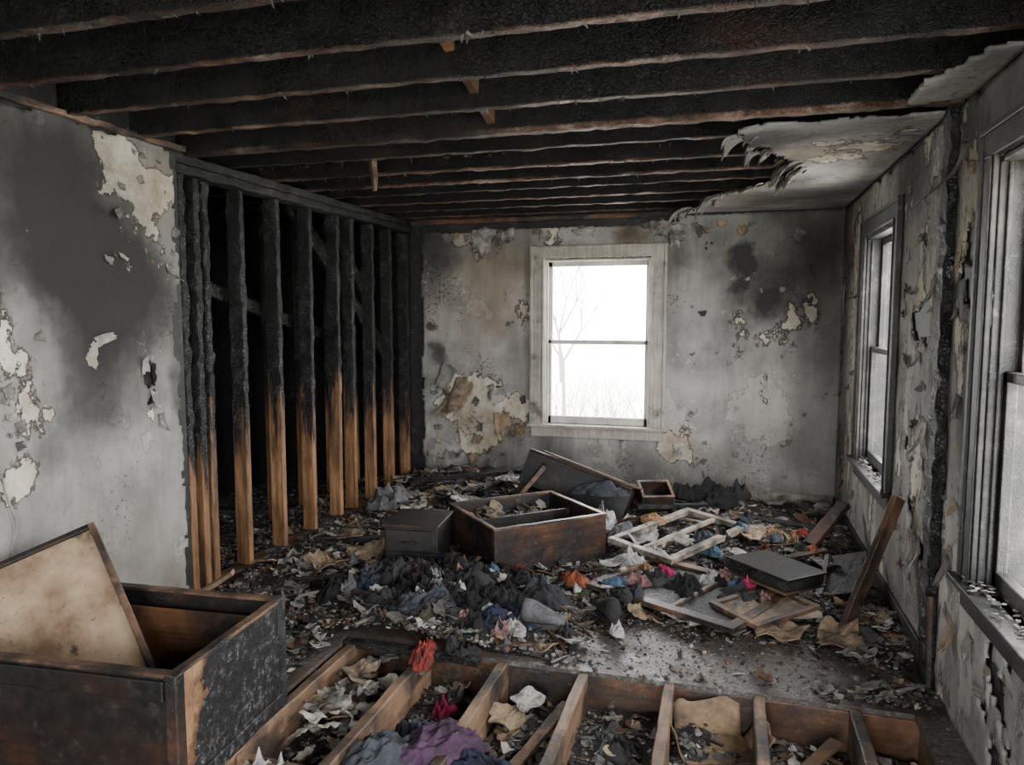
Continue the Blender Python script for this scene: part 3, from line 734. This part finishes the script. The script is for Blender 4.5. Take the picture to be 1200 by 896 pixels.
for i in range(80):
    y=U(3.66,6.4); x=edx(y)+U(-.02,.06)
    if x>XR-.08: continue
    w=U(.02,.08)
    flap(m,Fc,x,y,w,w*U(.6,1.4),math.pi+U(-.6,.6),U(.8,1.7),random.choice((1,1,1,2,3)),d0=.02)
for (x,y,w,l) in [(-.38,6.2,.2,.16),(-.1,5.5,.22,.2),(.36,4.8,.2,.14),(.02,3.75,.16,.12),(-.33,6.05,.14,.2),(.3,4.45,.16,.12),(-.12,5.75,.16,.14)]:
    flap(m,Fc,x+.03,y,w,l,math.pi+U(-.4,.4),1.3,1,d0=.02)
ob=m.build('peeling_flaps',FM,ceil_parent,smooth=True); so=ob.modifiers.new('t','SOLIDIFY'); so.thickness=.003
m=MB()
for y in (1.88,2.27,2.66,3.07,3.44,3.92,4.32,4.72):
    for _ in range(26):
        x=U(XL+.1,XR-.1)
        if y>3.6 and x>edx(y)-.1: continue
        L=U(.003,.018); m.bar((x,y+U(-.02,.02),2.455),(x+U(-.02,.02),y+U(-.02,.02),2.45-L),U(.003,.014),.003,up=(0,1,0),seg=.02,jit=.003,taper=.6,mi=3)
m.build('hanging_shreds',FM,ceil_parent)

# ------------------------------------------------------------ furniture
def box_part(e,name,lo,hi,mat,bev=.004):
    m=MB(); m.box(lo,hi); return m.build(name,mat,e,bevel=bev)
def open_case(name,loc,rz,w,d,h,t,mat,matrim,div=None,rot=None,side=None,bottom=None,inner=None):
    e=empty(name,loc,rz,rot)
    box_part(e,'front_side',(-w/2,-d/2,0),(w/2,-d/2+t,h),mat)
    box_part(e,'back_side',(-w/2,d/2-t,0),(w/2,d/2,h),inner or mat)
    box_part(e,'left_side',(-w/2,-d/2+t,0),(-w/2+t,d/2-t,h),mat)
    box_part(e,'right_side',(w/2-t,-d/2+t,0),(w/2,d/2-t,h),side or mat)
    box_part(e,'bottom_board',(-w/2+t,-d/2+t,.02),(w/2-t,d/2-t,.035),bottom or mat)
    m=MB(); z=h+.004
    m.bar((-w/2+.002,-d/2+t/2,z),(w/2,-d/2+t/2,z),t+.006,.012,seg=.04,jit=.0025); m.bar((-w/2,d/2-t/2,z),(w/2,d/2-t/2,z),t+.006,.012,seg=.04,jit=.0025)
    m.bar((-w/2+t/2,-d/2,z),(-w/2+t/2,d/2,z),t+.006,.012,seg=.04,jit=.0025); m.bar((w/2-t/2,-d/2,z),(w/2-t/2,d/2,z),t+.006,.012,seg=.04,jit=.0025)
    m.build('rim',matrim,e)
    if div:
        for (a,b,zh,ax) in div:
            if ax=='x': box_part(e,'divider',(-w/2+t,a,.035),(w/2-t,a+.018,zh),mat)
            else: box_part(e,'divider',(a,-d/2+t,.035),(a+.018,b,zh),mat)
    return e
dr=open_case('dresser_carcass',(-2.205,2.17,0.0),math.radians(-1.5),1.07,.68,.44,.03,M_dresser,M_rim,side=M_dside,inner=M_dresser2)
dr.rotation_euler=(0,0,math.radians(4))
box_part(dr,'corner_post',(.495,.29,0),(.54,.345,.455),M_char,.006)
box_part(dr,'corner_post',(.50,-.345,0),(.545,-.30,.45),M_dresser2,.006)
box_part(dr,'bottom_rail',(.536,-.30,.02),(.548,.29,.07),M_dside,.004)
box_part(dr,'front_rail',(-.53,-.352,.36),(.50,-.34,.43),M_dresser,.004)
box_part(dr,'inner_panel',(-.5,.24,.04),(.5,.25,.40),M_beam,.003)
u2=Vector((-.652,.257,.712)).normalized(); w_=Vector((-.64,-.69,-.33)); w_=(w_-u2*w_.dot(u2)).normalized(); n_=w_.cross(u2)
Mp=Matrix(((w_.x,u2.x,n_.x,-2.10),(w_.y,u2.y,n_.y,2.24),(w_.z,u2.z,n_.z,.30),(0,0,0,1)))
lp=empty('loose_drawer_panel'); 
def pbox(nm,lo,hi,mat):
    m=MB(); m.box(lo,hi,0,Mp); m.build(nm,mat,lp,bevel=.003)
pbox('board',(0,-.08,-.006),(.435,.58,.006),M_ply)
pbox('edge_strip',(-.014,-.08,-.026),(.010,.595,.026),M_rim)
pbox('edge_strip',(0,.575,-.024),(.435,.597,.024),M_dresser2)
pbox('edge_strip',(.425,-.08,-.02),(.437,.58,.02),M_dresser2)
m=MB()
for i in range(60): m.flake((U(-2.1,-1.78),U(1.98,2.38),.06+U(0,.05)),U(.02,.05),.004,random.choice((0,1,2,3)),tilt=.6)
m.build('dresser_debris',DM)

cD=(-1.235,4.61)
md=open_case('large_drawer',(cD[0],cD[1],.005),math.radians(43),.79,.71,.315,.022,M_dresser2,M_rim,div=[(.05,0,.27,'x')],bottom=M_cab)
m=MB()
for i in range(90):
    a=Vector((U(-.34,.34),U(-.30,.02),U(.05,.14))); p=Matrix.Rotation(math.radians(43),3,'Z')@a+Vector((cD[0],cD[1],.01))
    m.flake(p,U(.015,.06),.003,random.choice((0,1,3,2,1,3)),tilt=.7)
for i in range(80):
    a=Vector((U(-.34,.34),U(.09,.30),U(.14,.28))); p=Matrix.Rotation(math.radians(43),3,'Z')@a+Vector((cD[0],cD[1],.01))
    m.flake(p,U(.02,.07),.003,random.choice((0,0,2,2,1)),tilt=.7)
m.build('drawer_debris',DM)
sc=empty('nightstand_drawer',(-1.84,4.26,.0),math.radians(6))
box_part(sc,'body',(-.17,-.17,0),(.17,.19,.295),M_cab,.006)
box_part(sc,'top',(-.18,-.185,.295),(.18,.20,.313),M_dresser2,.004)
box_part(sc,'drawer_front',(-.155,-.186,.015),(.155,-.17,.14),M_cab,.005)
box_part(sc,'drawer_front',(-.155,-.186,.15),(.155,-.17,.28),M_cab,.005)
box_part(sc,'side_rail',(.17,-.17,.0),(.178,.19,.03),M_rim,.003)
m=MB(); m.bar((-.05,-.195,.21),(.05,-.195,.21),.012,.012,seg=.03,jit=.001); m.build('pull',M_char,sc)

tc=empty('tipped_chest',(-1.10,5.62,.13),0,(math.radians(-16),math.radians(17),math.radians(-6)))
box_part(tc,'top_panel',(-.42,-.28,.25),(.42,.30,.268),M_dresser2)
box_part(tc,'front_panel',(-.42,-.28,0),(.42,-.262,.25),M_cab)
box_part(tc,'left_panel',(-.42,-.262,0),(-.40,.28,.25),M_cab)
box_part(tc,'right_panel',(.40,-.262,0),(.42,.28,.25),M_dresser2)
M_top=wood_mat('warm_scorched_top',(.09,.048,.028),(.22,.13,.08),.40,'x',.5,sc=2.4,ashf=.2)
box_part(tc,'loose_top',(-.30,-.33,.275),(.46,.26,.29),M_top)
tp=empty('leaning_board',(-1.66,5.40,.03),0,(0,math.radians(-50),math.radians(14)))
box_part(tp,'board',(0,-.18,0),(.56,.2,.018),M_cab); box_part(tp,'edge',(0,-.20,-.008),(.56,-.178,.028),M_rim)
sb=open_case('small_drawer',(-.50,5.62,.16),math.radians(20),.24,.20,.14,.014,M_dresser2,M_rim,rot=(math.radians(25),0,math.radians(20)))

def lying_frame(name,loc,rot,w,d,bw,th,mat,mull=(),panel=None,rails=()):
    e=empty(name,loc,0,rot)
    for nm,lo,hi in (('stile',(-w/2,-d/2,0),(-w/2+bw,d/2,th)),('stile',(w/2-bw,-d/2,0),(w/2,d/2,th)),('rail',(-w/2+bw,-d/2,0),(w/2-bw,-d/2+bw,th)),('rail',(-w/2+bw,d/2-bw,0),(w/2-bw,d/2,th))):
        box_part(e,nm,lo,hi,mat)
    for a in mull: box_part(e,'muntin',(a-.012,-d/2+bw,.004),(a+.012,d/2-bw,th-.004),mat)
    for a in rails: box_part(e,'muntin',(-w/2+bw,a-.015,.004),(w/2-bw,a+.015,th-.004),mat)
    if panel: box_part(e,'panel',(-w/2+bw,-d/2+bw,.004),(w/2-bw,d/2-bw,.012),panel)
    return e
M_frame=wood_mat('scorched_cream_paint',(.24,.20,.15),(.44,.385,.31),.44,'x',.55,sc=4)
lying_frame('window_sash',(-.26,4.93,.13),(math.radians(3),math.radians(-3),math.radians(58)),.88,.50,.05,.035,M_frame,rails=(0,))
lying_frame('window_sash',(-.42,5.18,.09),(math.radians(4),math.radians(3),math.radians(70)),.80,.42,.04,.03,M_frame)
lying_frame('cabinet_door',(-.17,4.08,.07),(math.radians(3),math.radians(-2),math.radians(-32)),.95,.62,.06,.03,M_rim,panel=M_char,mull=(.08,))
lying_frame('picture_frame',(.22,3.88,.10),(0,math.radians(-4),math.radians(42)),.42,.34,.035,.025,M_rim,panel=M_tan)
bd=empty('burnt_drawer',(.29,4.22,.155),0,(math.radians(-4),math.radians(3),math.radians(-40)))
box_part(bd,'body',(-.19,-.17,0),(.19,.17,.055),M_char,.006); box_part(bd,'lid',(-.20,-.18,.057),(.20,.18,.07),M_cab,.004); box_part(bd,'lower_edge',(-.2,-.18,-.012),(.2,.18,.0),M_rim,.003)
sl=empty('charred_slab',(.68,4.42,.12),0,(math.radians(30),math.radians(-20),math.radians(-25)))
box_part(sl,'board',(-.12,-.16,0),(.12,.16,.03),M_char,.006); box_part(sl,'batten',(-.12,-.16,.03),(-.09,.16,.045),M_cab,.004)

def plank(name,p0,p1,w,h,mat,up=(0,0,1),jit=.004):
    m=MB(); m.bar(p0,p1,w,h,up=up,seg=.04,jit=jit,ns=14); return m.build(name,mat)
M_lb=wood_mat('scorched_loose_board',(.07,.036,.020),(.17,.095,.056),.42,'z',.5,sc=3)
plank('leaning_burnt_board',(.57,3.80,.0),(.835,3.97,.69),.085,.028,M_lb,(1,-.9,0))
plank('charred_plank',(.10,5.60,.12),(.74,5.42,.10),.09,.03,M_char)
plank('charred_plank',(.55,5.0,.12),(.78,5.25,.34),.09,.04,M_dresser2)
plank('charred_plank',(-1.72,4.00,.09),(-.85,3.84,.07),.045,.025,M_rim)
plank('charred_plank',(-.6,5.35,.20),(.05,5.9,.12),.06,.03,M_char)
plank('charred_plank',(-2.6,4.3,.09),(-1.95,4.5,.10),.07,.03,M_char)
plank('charred_plank',(-2.4,5.0,.12),(-1.75,4.75,.14),.05,.03,M_rim)
plank('charred_plank',(-2.5,5.7,.2),(-1.6,6.1,.26),.08,.03,M_char)
plank('charred_plank',(.2,4.55,.10),(.62,4.85,.13),.05,.03,M_rim)
plank('charred_plank',(-.15,3.72,.05),(.5,3.98,.06),.05,.025,M_frame)
plank('charred_plank',(-2.75,2.9,.04),(-2.35,3.1,.30),.06,.02,M_ply)
plank('charred_plank',(.72,4.0,.03),(.80,4.6,.05),.05,.04,M_char)
plank('charred_plank',(-1.9,3.5,.10),(-1.3,3.36,.09),.04,.03,M_char)
plank('charred_plank',(-2.5,3.55,.08),(-1.9,3.75,.10),.06,.025,M_char)
plank('charred_plank',(-.9,5.0,.10),(-.45,5.3,.16),.06,.02,M_rim)
plank('charred_plank',(-.75,2.55,-.14),(-.62,3.0,-.08),.05,.02,M_rim)
plank('charred_plank',(.25,2.75,-.14),(.46,3.05,-.10),.05,.02,M_brn)

# ------------------------------------------------------------ cloth
CL={k:cloth_mat('cloth_'+k,c,d) for k,c,d in (('black',(.018,.018,.019),.3),('charcoal',(.042,.042,.045),.5),('grey',(.15,.15,.155),.6),('navy',(.026,.032,.060),.6),('purple',(.085,.045,.085),.6),('red',(.30,.05,.04),.75),('pink',(.42,.04,.12),.5),('orange',(.34,.11,.055),.75),('rose',(.36,.20,.185),.7),('white',(.46,.45,.44),.6),('olive',(.08,.074,.052),.6),('tan',(.30,.18,.09),.6),('blue',(.09,.15,.22),.65),('slate',(.062,.070,.082),.6))}
CK=list(CL)
def cloth(m,cx,cy,cz,rx,ry,h,mi,rz=None,folds=None,floorf=None,sharp=.5,nr=18,na=48):
    sd=R()*100; rz=U(0,3.14) if rz is None else rz; fo=folds or U(6,10); ta=U(0,3.14)
    vs=[];fs=[]
    c_,s_=math.cos(rz),math.sin(rz)
    for j in range(nr+1):
        q=j/nr
        for i in range(na):
            a=6.2832*i/na
            rr=q*(1+.42*nz(math.cos(a)*1.3+sd,math.sin(a)*1.3)+.16*nz(math.cos(a)*4+sd,math.sin(a)*4,3)*q)
            lx,ly=rr*math.cos(a),rr*math.sin(a)
            w1=nz(lx*1.1+sd,ly*1.1,1)*4.0; w2=nz(lx*1.1,ly*1.1+sd,5)*4.0
            f=(1-abs(math.sin(.5*fo*(lx*math.cos(ta)+ly*math.sin(ta))+w1)))**1.3
            g=(1-abs(math.sin(.6*fo*(-lx*math.sin(ta)+ly*math.cos(ta))+w2)))**1.3
            e2=1-abs(nz(lx*2.6+sd,ly*2.6,2))*2.6
            fold=.45*f+.35*g+.35*max(0,e2)
            dome=max(0,1-q**2.2)
            zz=h*(dome*(.30+.45*nz(lx*1.2+sd,ly*1.2,9)+sharp*fold*1.3)+.14*fold*(1-q*.5))
            ox=.08*rx*(g-.5)*q; oy=.08*ry*(f-.5)*q
            x=cx+(lx*rx+ox)*c_-(ly*ry+oy)*s_; y=cy+(lx*rx+ox)*s_+(ly*ry+oy)*c_
            b=floorf(x,y) if floorf else cz
            vs.append((x,y,max(b-.01,b+zz-.015*(q>.93))))
    for j in range(nr):
        for i in range(na):
            k2=(i+1)%na; fs.append((j*na+i,j*na+k2,(j+1)*na+k2,(j+1)*na+i))
    m.add(vs,fs,mi)
def garment(name,x,y,z,rx,ry,h,col,**k):
    k.setdefault('folds',U(8,12)); m=MB(); cloth(m,x,y,z,rx,ry,h,0,nr=34,na=90,**k); return m.build(name,CL[col],smooth=True)
m=MB(); Hf=lambda x,y:max(H(x,y),0)
dk=['black']*6+['charcoal']*4+['navy','slate','grey','olive']
for (x,y,s,c) in [(-1.6,3.62,.20,'black'),(-1.3,3.78,.19,'charcoal'),(-1.05,3.66,.17,'black'),(-1.45,3.45,.17,'slate'),(-1.2,3.50,.16,'black'),(-1.75,3.8,.16,'charcoal'),(-.95,3.85,.14,'slate'),(-1.5,3.95,.15,'black')]:
    cloth(m,x,y,0,s,s*.65,.10,CK.index(c),floorf=Hf,nr=26,na=64,folds=11)
for i in range(90):
    x,y=random.gauss(-1.42,.36),random.gauss(3.68,.26)
    if y<YF+.08 or x<-2.3 or x>-.6: continue
    s=U(.05,.13); cloth(m,x,y,0,s,s*U(.5,.9),U(.035,.085),CK.index(random.choice(dk)),floorf=lambda x,y:Hf(x,y)+.012)
for i in range(60):
    x,y=U(-2.5,.6),U(3.8,6.1)
    if abs(x+1.24)<.55 and abs(y-4.6)<.55: continue
    if clear(x,y)>.3: continue
    s=U(.04,.10); cloth(m,x,y,0,s,s*U(.5,1),U(.03,.07),CK.index(random.choice(dk+['grey','red','white','blue','rose'])),floorf=Hf)
for i in range(18):
    x,y=U(-1.7,-.4),U(3.35,4.1)
    s=U(.03,.06); cloth(m,x,y,0,s,s*U(.5,1),U(.04,.06),CK.index(random.choice(['red','rose','blue','white','olive','orange','rose','white'])),floorf=lambda x,y:Hf(x,y)+.03)
for i in range(30):
    x,y=U(-.65,.55),U(3.85,5.3)
    s=U(.04,.10); cloth(m,x,y,Hf(x,y)+.08,s,s*U(.5,.9),U(.03,.06),CK.index(random.choice(['rose','blue','white','black','charcoal','slate','navy','grey','tan','black','orange'])))
for (x,y,s,h,c) in [(-.18,4.12,.17,.10,'black'),(.12,4.03,.17,.10,'charcoal'),(.20,3.93,.12,.08,'black'),(.16,4.10,.08,.11,'pink'),(.10,3.90,.10,.07,'blue'),(.22,4.0,.08,.10,'rose'),(-.35,4.2,.12,.07,'charcoal'),(-.32,4.32,.07,.07,'pink'),(-.45,4.15,.08,.06,'rose'),(-.05,4.25,.10,.08,'white'),(-.12,6.05,.18,.14,'black'),(.1,6.1,.15,.12,'charcoal'),(.0,5.85,.16,.1,'black'),(-.3,5.95,.14,.1,'black'),(-.4,4.6,.12,.08,'white'),(-.52,4.45,.10,.10,'white'),(-.1,5.0,.12,.06,'slate'),(-.62,4.9,.16,.12,'grey'),(-.8,5.1,.12,.16,'white'),(-.05,4.8,.08,.05,'blue')]:
    cloth(m,x,y,Hf(x,y)+.05,s,s*.75,h,CK.index(c),nr=24,na=60)
ob=m.build('clothing_pile',[CL[k] for k in CK],smooth=True)
garment('orange_garment',-.82,4.14,.05,.11,.07,.06,'orange')
garment('orange_cushion',.34,5.25,.08,.13,.08,.11,'tan',sharp=.2)
garment('red_garment',-1.32,3.10,.0,.06,.15,.07,'red',rz=.2)
garment('rose_garment',-1.04,3.42,.04,.13,.08,.07,'rose')
garment('white_garment',-.96,3.40,.04,.06,.05,.06,'white')
garment('pink_garment',-1.15,2.93,-.17,.08,.07,.08,'pink')
garment('purple_garment',-.98,2.50,-.03,.17,.13,.08,'purple',rz=.5)
garment('navy_garment',-1.20,2.38,-.05,.17,.12,.09,'slate',rz=1.0)
garment('slate_garment',-.80,2.40,-.05,.16,.10,.06,'navy',rz=-.4)
garment('dark_garment',-1.12,2.62,-.10,.14,.10,.08,'slate')
garment('white_bag',-1.56,2.17,-.12,.11,.09,.16,'white')
garment('grey_garment',-2.52,5.30,.10,.20,.14,.20,'grey',rz=1.2)
garment('grey_garment',-.86,5.30,.30,.20,.09,.08,'slate',rz=.1)
garment('black_garment',-1.18,3.36,.02,.14,.12,.11,'black')
garment('charcoal_garment',-1.18,3.22,.0,.13,.09,.08,'charcoal')
garment('navy_garment',-1.55,3.75,.10,.15,.10,.08,'slate')
garment('olive_garment',-1.75,3.95,.06,.15,.09,.06,'olive')
garment('plastic_bag',.0,2.62,-.16,.12,.10,.10,'white')
garment('grey_cushion',-2.35,3.55,.05,.14,.10,.05,'grey')
garment('dark_rag',-.40,2.85,-.16,.12,.10,.07,'charcoal')
garment('blue_rag',.33,2.80,-.16,.10,.08,.06,'blue')

def shoe(name,loc,rz,mat,L=.27):
    n,k=12,14; vs=[];fs=[]
    for i in range(n+1):
        t=i/n; x=(t-.5)*L
        w=.036+.012*math.sin(t*3.1)+.008*t; w*=min(1,(t*(1-t)*14+.12)**.5)
        h=.085*(1-t)**.8+.038+.012*math.sin(t*6); h*=min(1,(t*(1-t)*16+.15)**.5)
        for j in range(k):
            a=6.2832*j/k; vs.append((x,w*math.cos(a),max(-.004,h*.5+h*.5*math.sin(a))))
    for i in range(n):
        for j in range(k):
            q=(j+1)%k; fs.append((i*k+j,i*k+q,(i+1)*k+q,(i+1)*k+j))
    fs.append(tuple(range(k))[::-1]); fs.append(tuple(n*k+j for j in range(k)))
    e=empty(name,loc,rz); m=MB(); m.add(vs,fs); m.build('upper',mat,e,smooth=True)
    m=MB(); so=[]
    for i in range(24):
        a=6.2832*i/24; so.append((math.cos(a)*L*.51,math.sin(a)*.046*(1+.15*math.cos(a)),0))
    m.add([(x,y,-.014) for x,y,z in so]+[(x,y,.012) for x,y,z in so],[tuple(range(24))[::-1],tuple(range(24,48))]+[(i,(i+1)%24,24+(i+1)%24,24+i) for i in range(24)]); m.build('sole',M_chc,e)
shoe('shoe',(-.84,3.50,.05),.1,CL['grey'],.24)
shoe('shoe',(-.55,3.70,.05),2.0,CL['charcoal'])

cb=empty('torn_cardboard_box',(.0,2.98,-.17),.3)
M_card=simple('soggy_cardboard',(.25,.165,.10),.9,.45,9,.8)
box_part(cb,'flap',(-.14,-.10,0),(.14,.10,.005),M_card,.001)
def cflap(nm,p,rot,w,h):
    vs,fs=grid(-w/2,w/2,0,h,.02,lambda x,y:.012*nz(x*9,y*9,w*7)+.25*y*y)
    vs=[(x,y*(1+.35*nz(x*14,w*9)*(y/h)),z) for x,y,z in vs]
    m=MB(); m.add(vs,fs); o=m.build(nm,M_card,cb,smooth=True); o.location=p; o.rotation_euler=rot; s=o.modifiers.new('t','SOLIDIFY'); s.thickness=.004
cflap('back_flap',(0,.10,0),(1.2,0,0),.28,.14); cflap('left_flap',(-.14,0,0),(1.2,0,1.57),.2,.13); cflap('right_flap',(.14,0,0),(1.0,0,-1.57),.2,.12)

def paper(m,x,y,z,w,h,rz,tilt,mi=0):
    sd=R()*50; vs,fs=grid(-w/2,w/2,-h/2,h/2,min(w,h)/8,lambda a,b:w*(.30*nz(a/w*1.6+sd,b/w*1.6,1)+.10*nz(a/w*5+sd,b/w*5,1)))
    M=Matrix.Translation((x,y,z))@Matrix.Rotation(rz,4,'Z')@Matrix.Rotation(tilt,4,'X')
    m.add([M@Vector((v[0]+.1*w*nz(v[1]*30,sd),v[1]+.1*w*nz(v[0]*30,sd),v[2])) for v in vs],fs,mi)
m=MB()
for _ in range(36): paper(m,random.gauss(-1.55,.09),random.gauss(2.82,.14),-.13+U(0,.10),U(.05,.11),U(.06,.13),U(0,3),U(-.7,.7),random.choice((0,0,1,2)))
for _ in range(110):
    x,y=rp('floor'); 
    if clear(x,y)>.4: continue
    paper(m,max(min(x,.75),-2.7),min(y,6.25),hz(x,y)+.03,U(.04,.09),U(.05,.12),U(0,3),U(-.5,.5),random.choice((0,0,1,2)))
for _ in range(30):
    x,y=rp('bay')
    if ok(x-.05,y) and ok(x+.05,y): paper(m,x,y,HB(x,y)+.03,U(.03,.07),U(.05,.10),U(0,3),U(-.5,.5),random.choice((0,1,2,2)))
m.build('scorched_papers',[M_paper,M_tan,M_pg],smooth=True)

m=MB()
for _ in range(240):
    y=U(4.45,5.45) if R()<.5 else U(2.2,3.0)
    m.flake((XR+U(-.05,.10),y,.63+U(0,.012)),U(.004,.018),.003,random.choice((0,1,1,3,3)),tilt=.4)
m.build('sill_debris',DM)
m=MB(); m.bar((XL+.02,2.24,.98),(XL+.03,2.30,.72),.006,.006,seg=.04,jit=.006); m.bar((XL+.03,2.30,.72),(XL+.02,2.27,.60),.006,.006,seg=.04,jit=.006); m.build('dangling_cable',M_pw)

# ------------------------------------------------------------ outside
M_gnd=simple('frosty_ground',(.85,.85,.80),1,.15,3,.05)
m=MB(); m.add([(-60,-40,-.62),(60,-40,-.62),(60,90,-.62),(-60,90,-.62)],[(0,1,2,3)]); m.build('ground_outside',M_gnd)
M_bark=simple('pale_bark',(.19,.175,.16),.9,.3,6,.1)
M_brush=simple('dry_brush',(.22,.19,.145),.9,.3,6,.1)
def branch(m,p,d,L,r,dep):
    q=p+d*L
    k=5; side=d.orthogonal().normalized(); up=d.cross(side)
    vs=[];r2=r*.68
    for c,rr in ((p,r),(q,r2)):
        for i in range(k):
            a=6.283*i/k; vs.append(c+side*math.cos(a)*rr+up*math.sin(a)*rr)
    m.add(vs,[(i,(i+1)%k,k+(i+1)%k,k+i) for i in range(k)])
    if dep<=0: return
    for _ in range(random.choice((2,3,3)) if dep>1 else 2):
        nd=(d+Vector((U(-.7,.7),U(-.7,.7),U(-.1,.5)))).normalized()
        branch(m,q,nd,L*U(.6,.85),r2*.8,dep-1)
for (x,y,L,r,dp) in ((-3.4,16,1.2,.05,6),(-1.9,26,1.3,.05,6),(-5.2,24,1.6,.06,6),(7,9,1.6,.09,5),(9,14,2,.12,5)):
    m=MB(); branch(m,Vector((x,y,-.62)),Vector((U(-.1,.1),0,1)).normalized(),L,r,dp); m.build('bare_tree',M_bark)
m=MB()
for _ in range(220):
    x,y=U(-5.5,-.2),U(10.5,13.5); branch(m,Vector((x,y,-.62)),Vector((U(-.3,.3),U(-.3,.3),1)).normalized(),U(.25,.62),.008,2)
m.build('brush_thicket',M_brush)

# ------------------------------------------------------------ light
w=bpy.data.worlds.new('overcast'); SC.world=w; w.use_nodes=True; nt=w.node_tree; nt.nodes.clear()
o=nt.nodes.new('ShaderNodeOutputWorld'); b=nt.nodes.new('ShaderNodeBackground'); nt.links.new(b.outputs[0],o.inputs[0])
b.inputs[0].default_value=(.985,.99,1.0,1); b.inputs[1].default_value=25.0
def portal(nm,loc,rot,sx,sy):
    l=bpy.data.lights.new(nm,'AREA'); l.shape='RECTANGLE'; l.size=sx; l.size_y=sy; l.cycles.is_portal=True
    ob=bpy.data.objects.new(nm,l); ob.location=loc; ob.rotation_euler=rot; SC.collection.objects.link(ob)
portal('sky_portal_back',((WB[0]+WB[1])/2,YB+.16,(WB[2]+WB[3])/2),(math.radians(-90),0,0),.95,1.46)
for i,W in enumerate((WR1,WR2,WR_fill)):
    portal('sky_portal_right',(XR+.16,(W[0]+W[1])/2,(W[2]+W[3])/2),(0,math.radians(90),0),1.5,W[1]-W[0])
portal('sky_portal_rear',(-.3,YR-.13,1.05),(math.radians(90),0,0),1.6,2.0)  # sky sampling through the added rear opening

# ------------------------------------------------------------ camera
cd=bpy.data.cameras.new('camera'); cam=bpy.data.objects.new('camera',cd); SC.collection.objects.link(cam)
cam.location=(0,0,1.58); cam.rotation_euler=(math.radians(90-5.1),0,math.radians(16.05)); cd.lens=26.1; cd.sensor_width=36; cd.clip_start=.05; cd.clip_end=300
SC.camera=cam
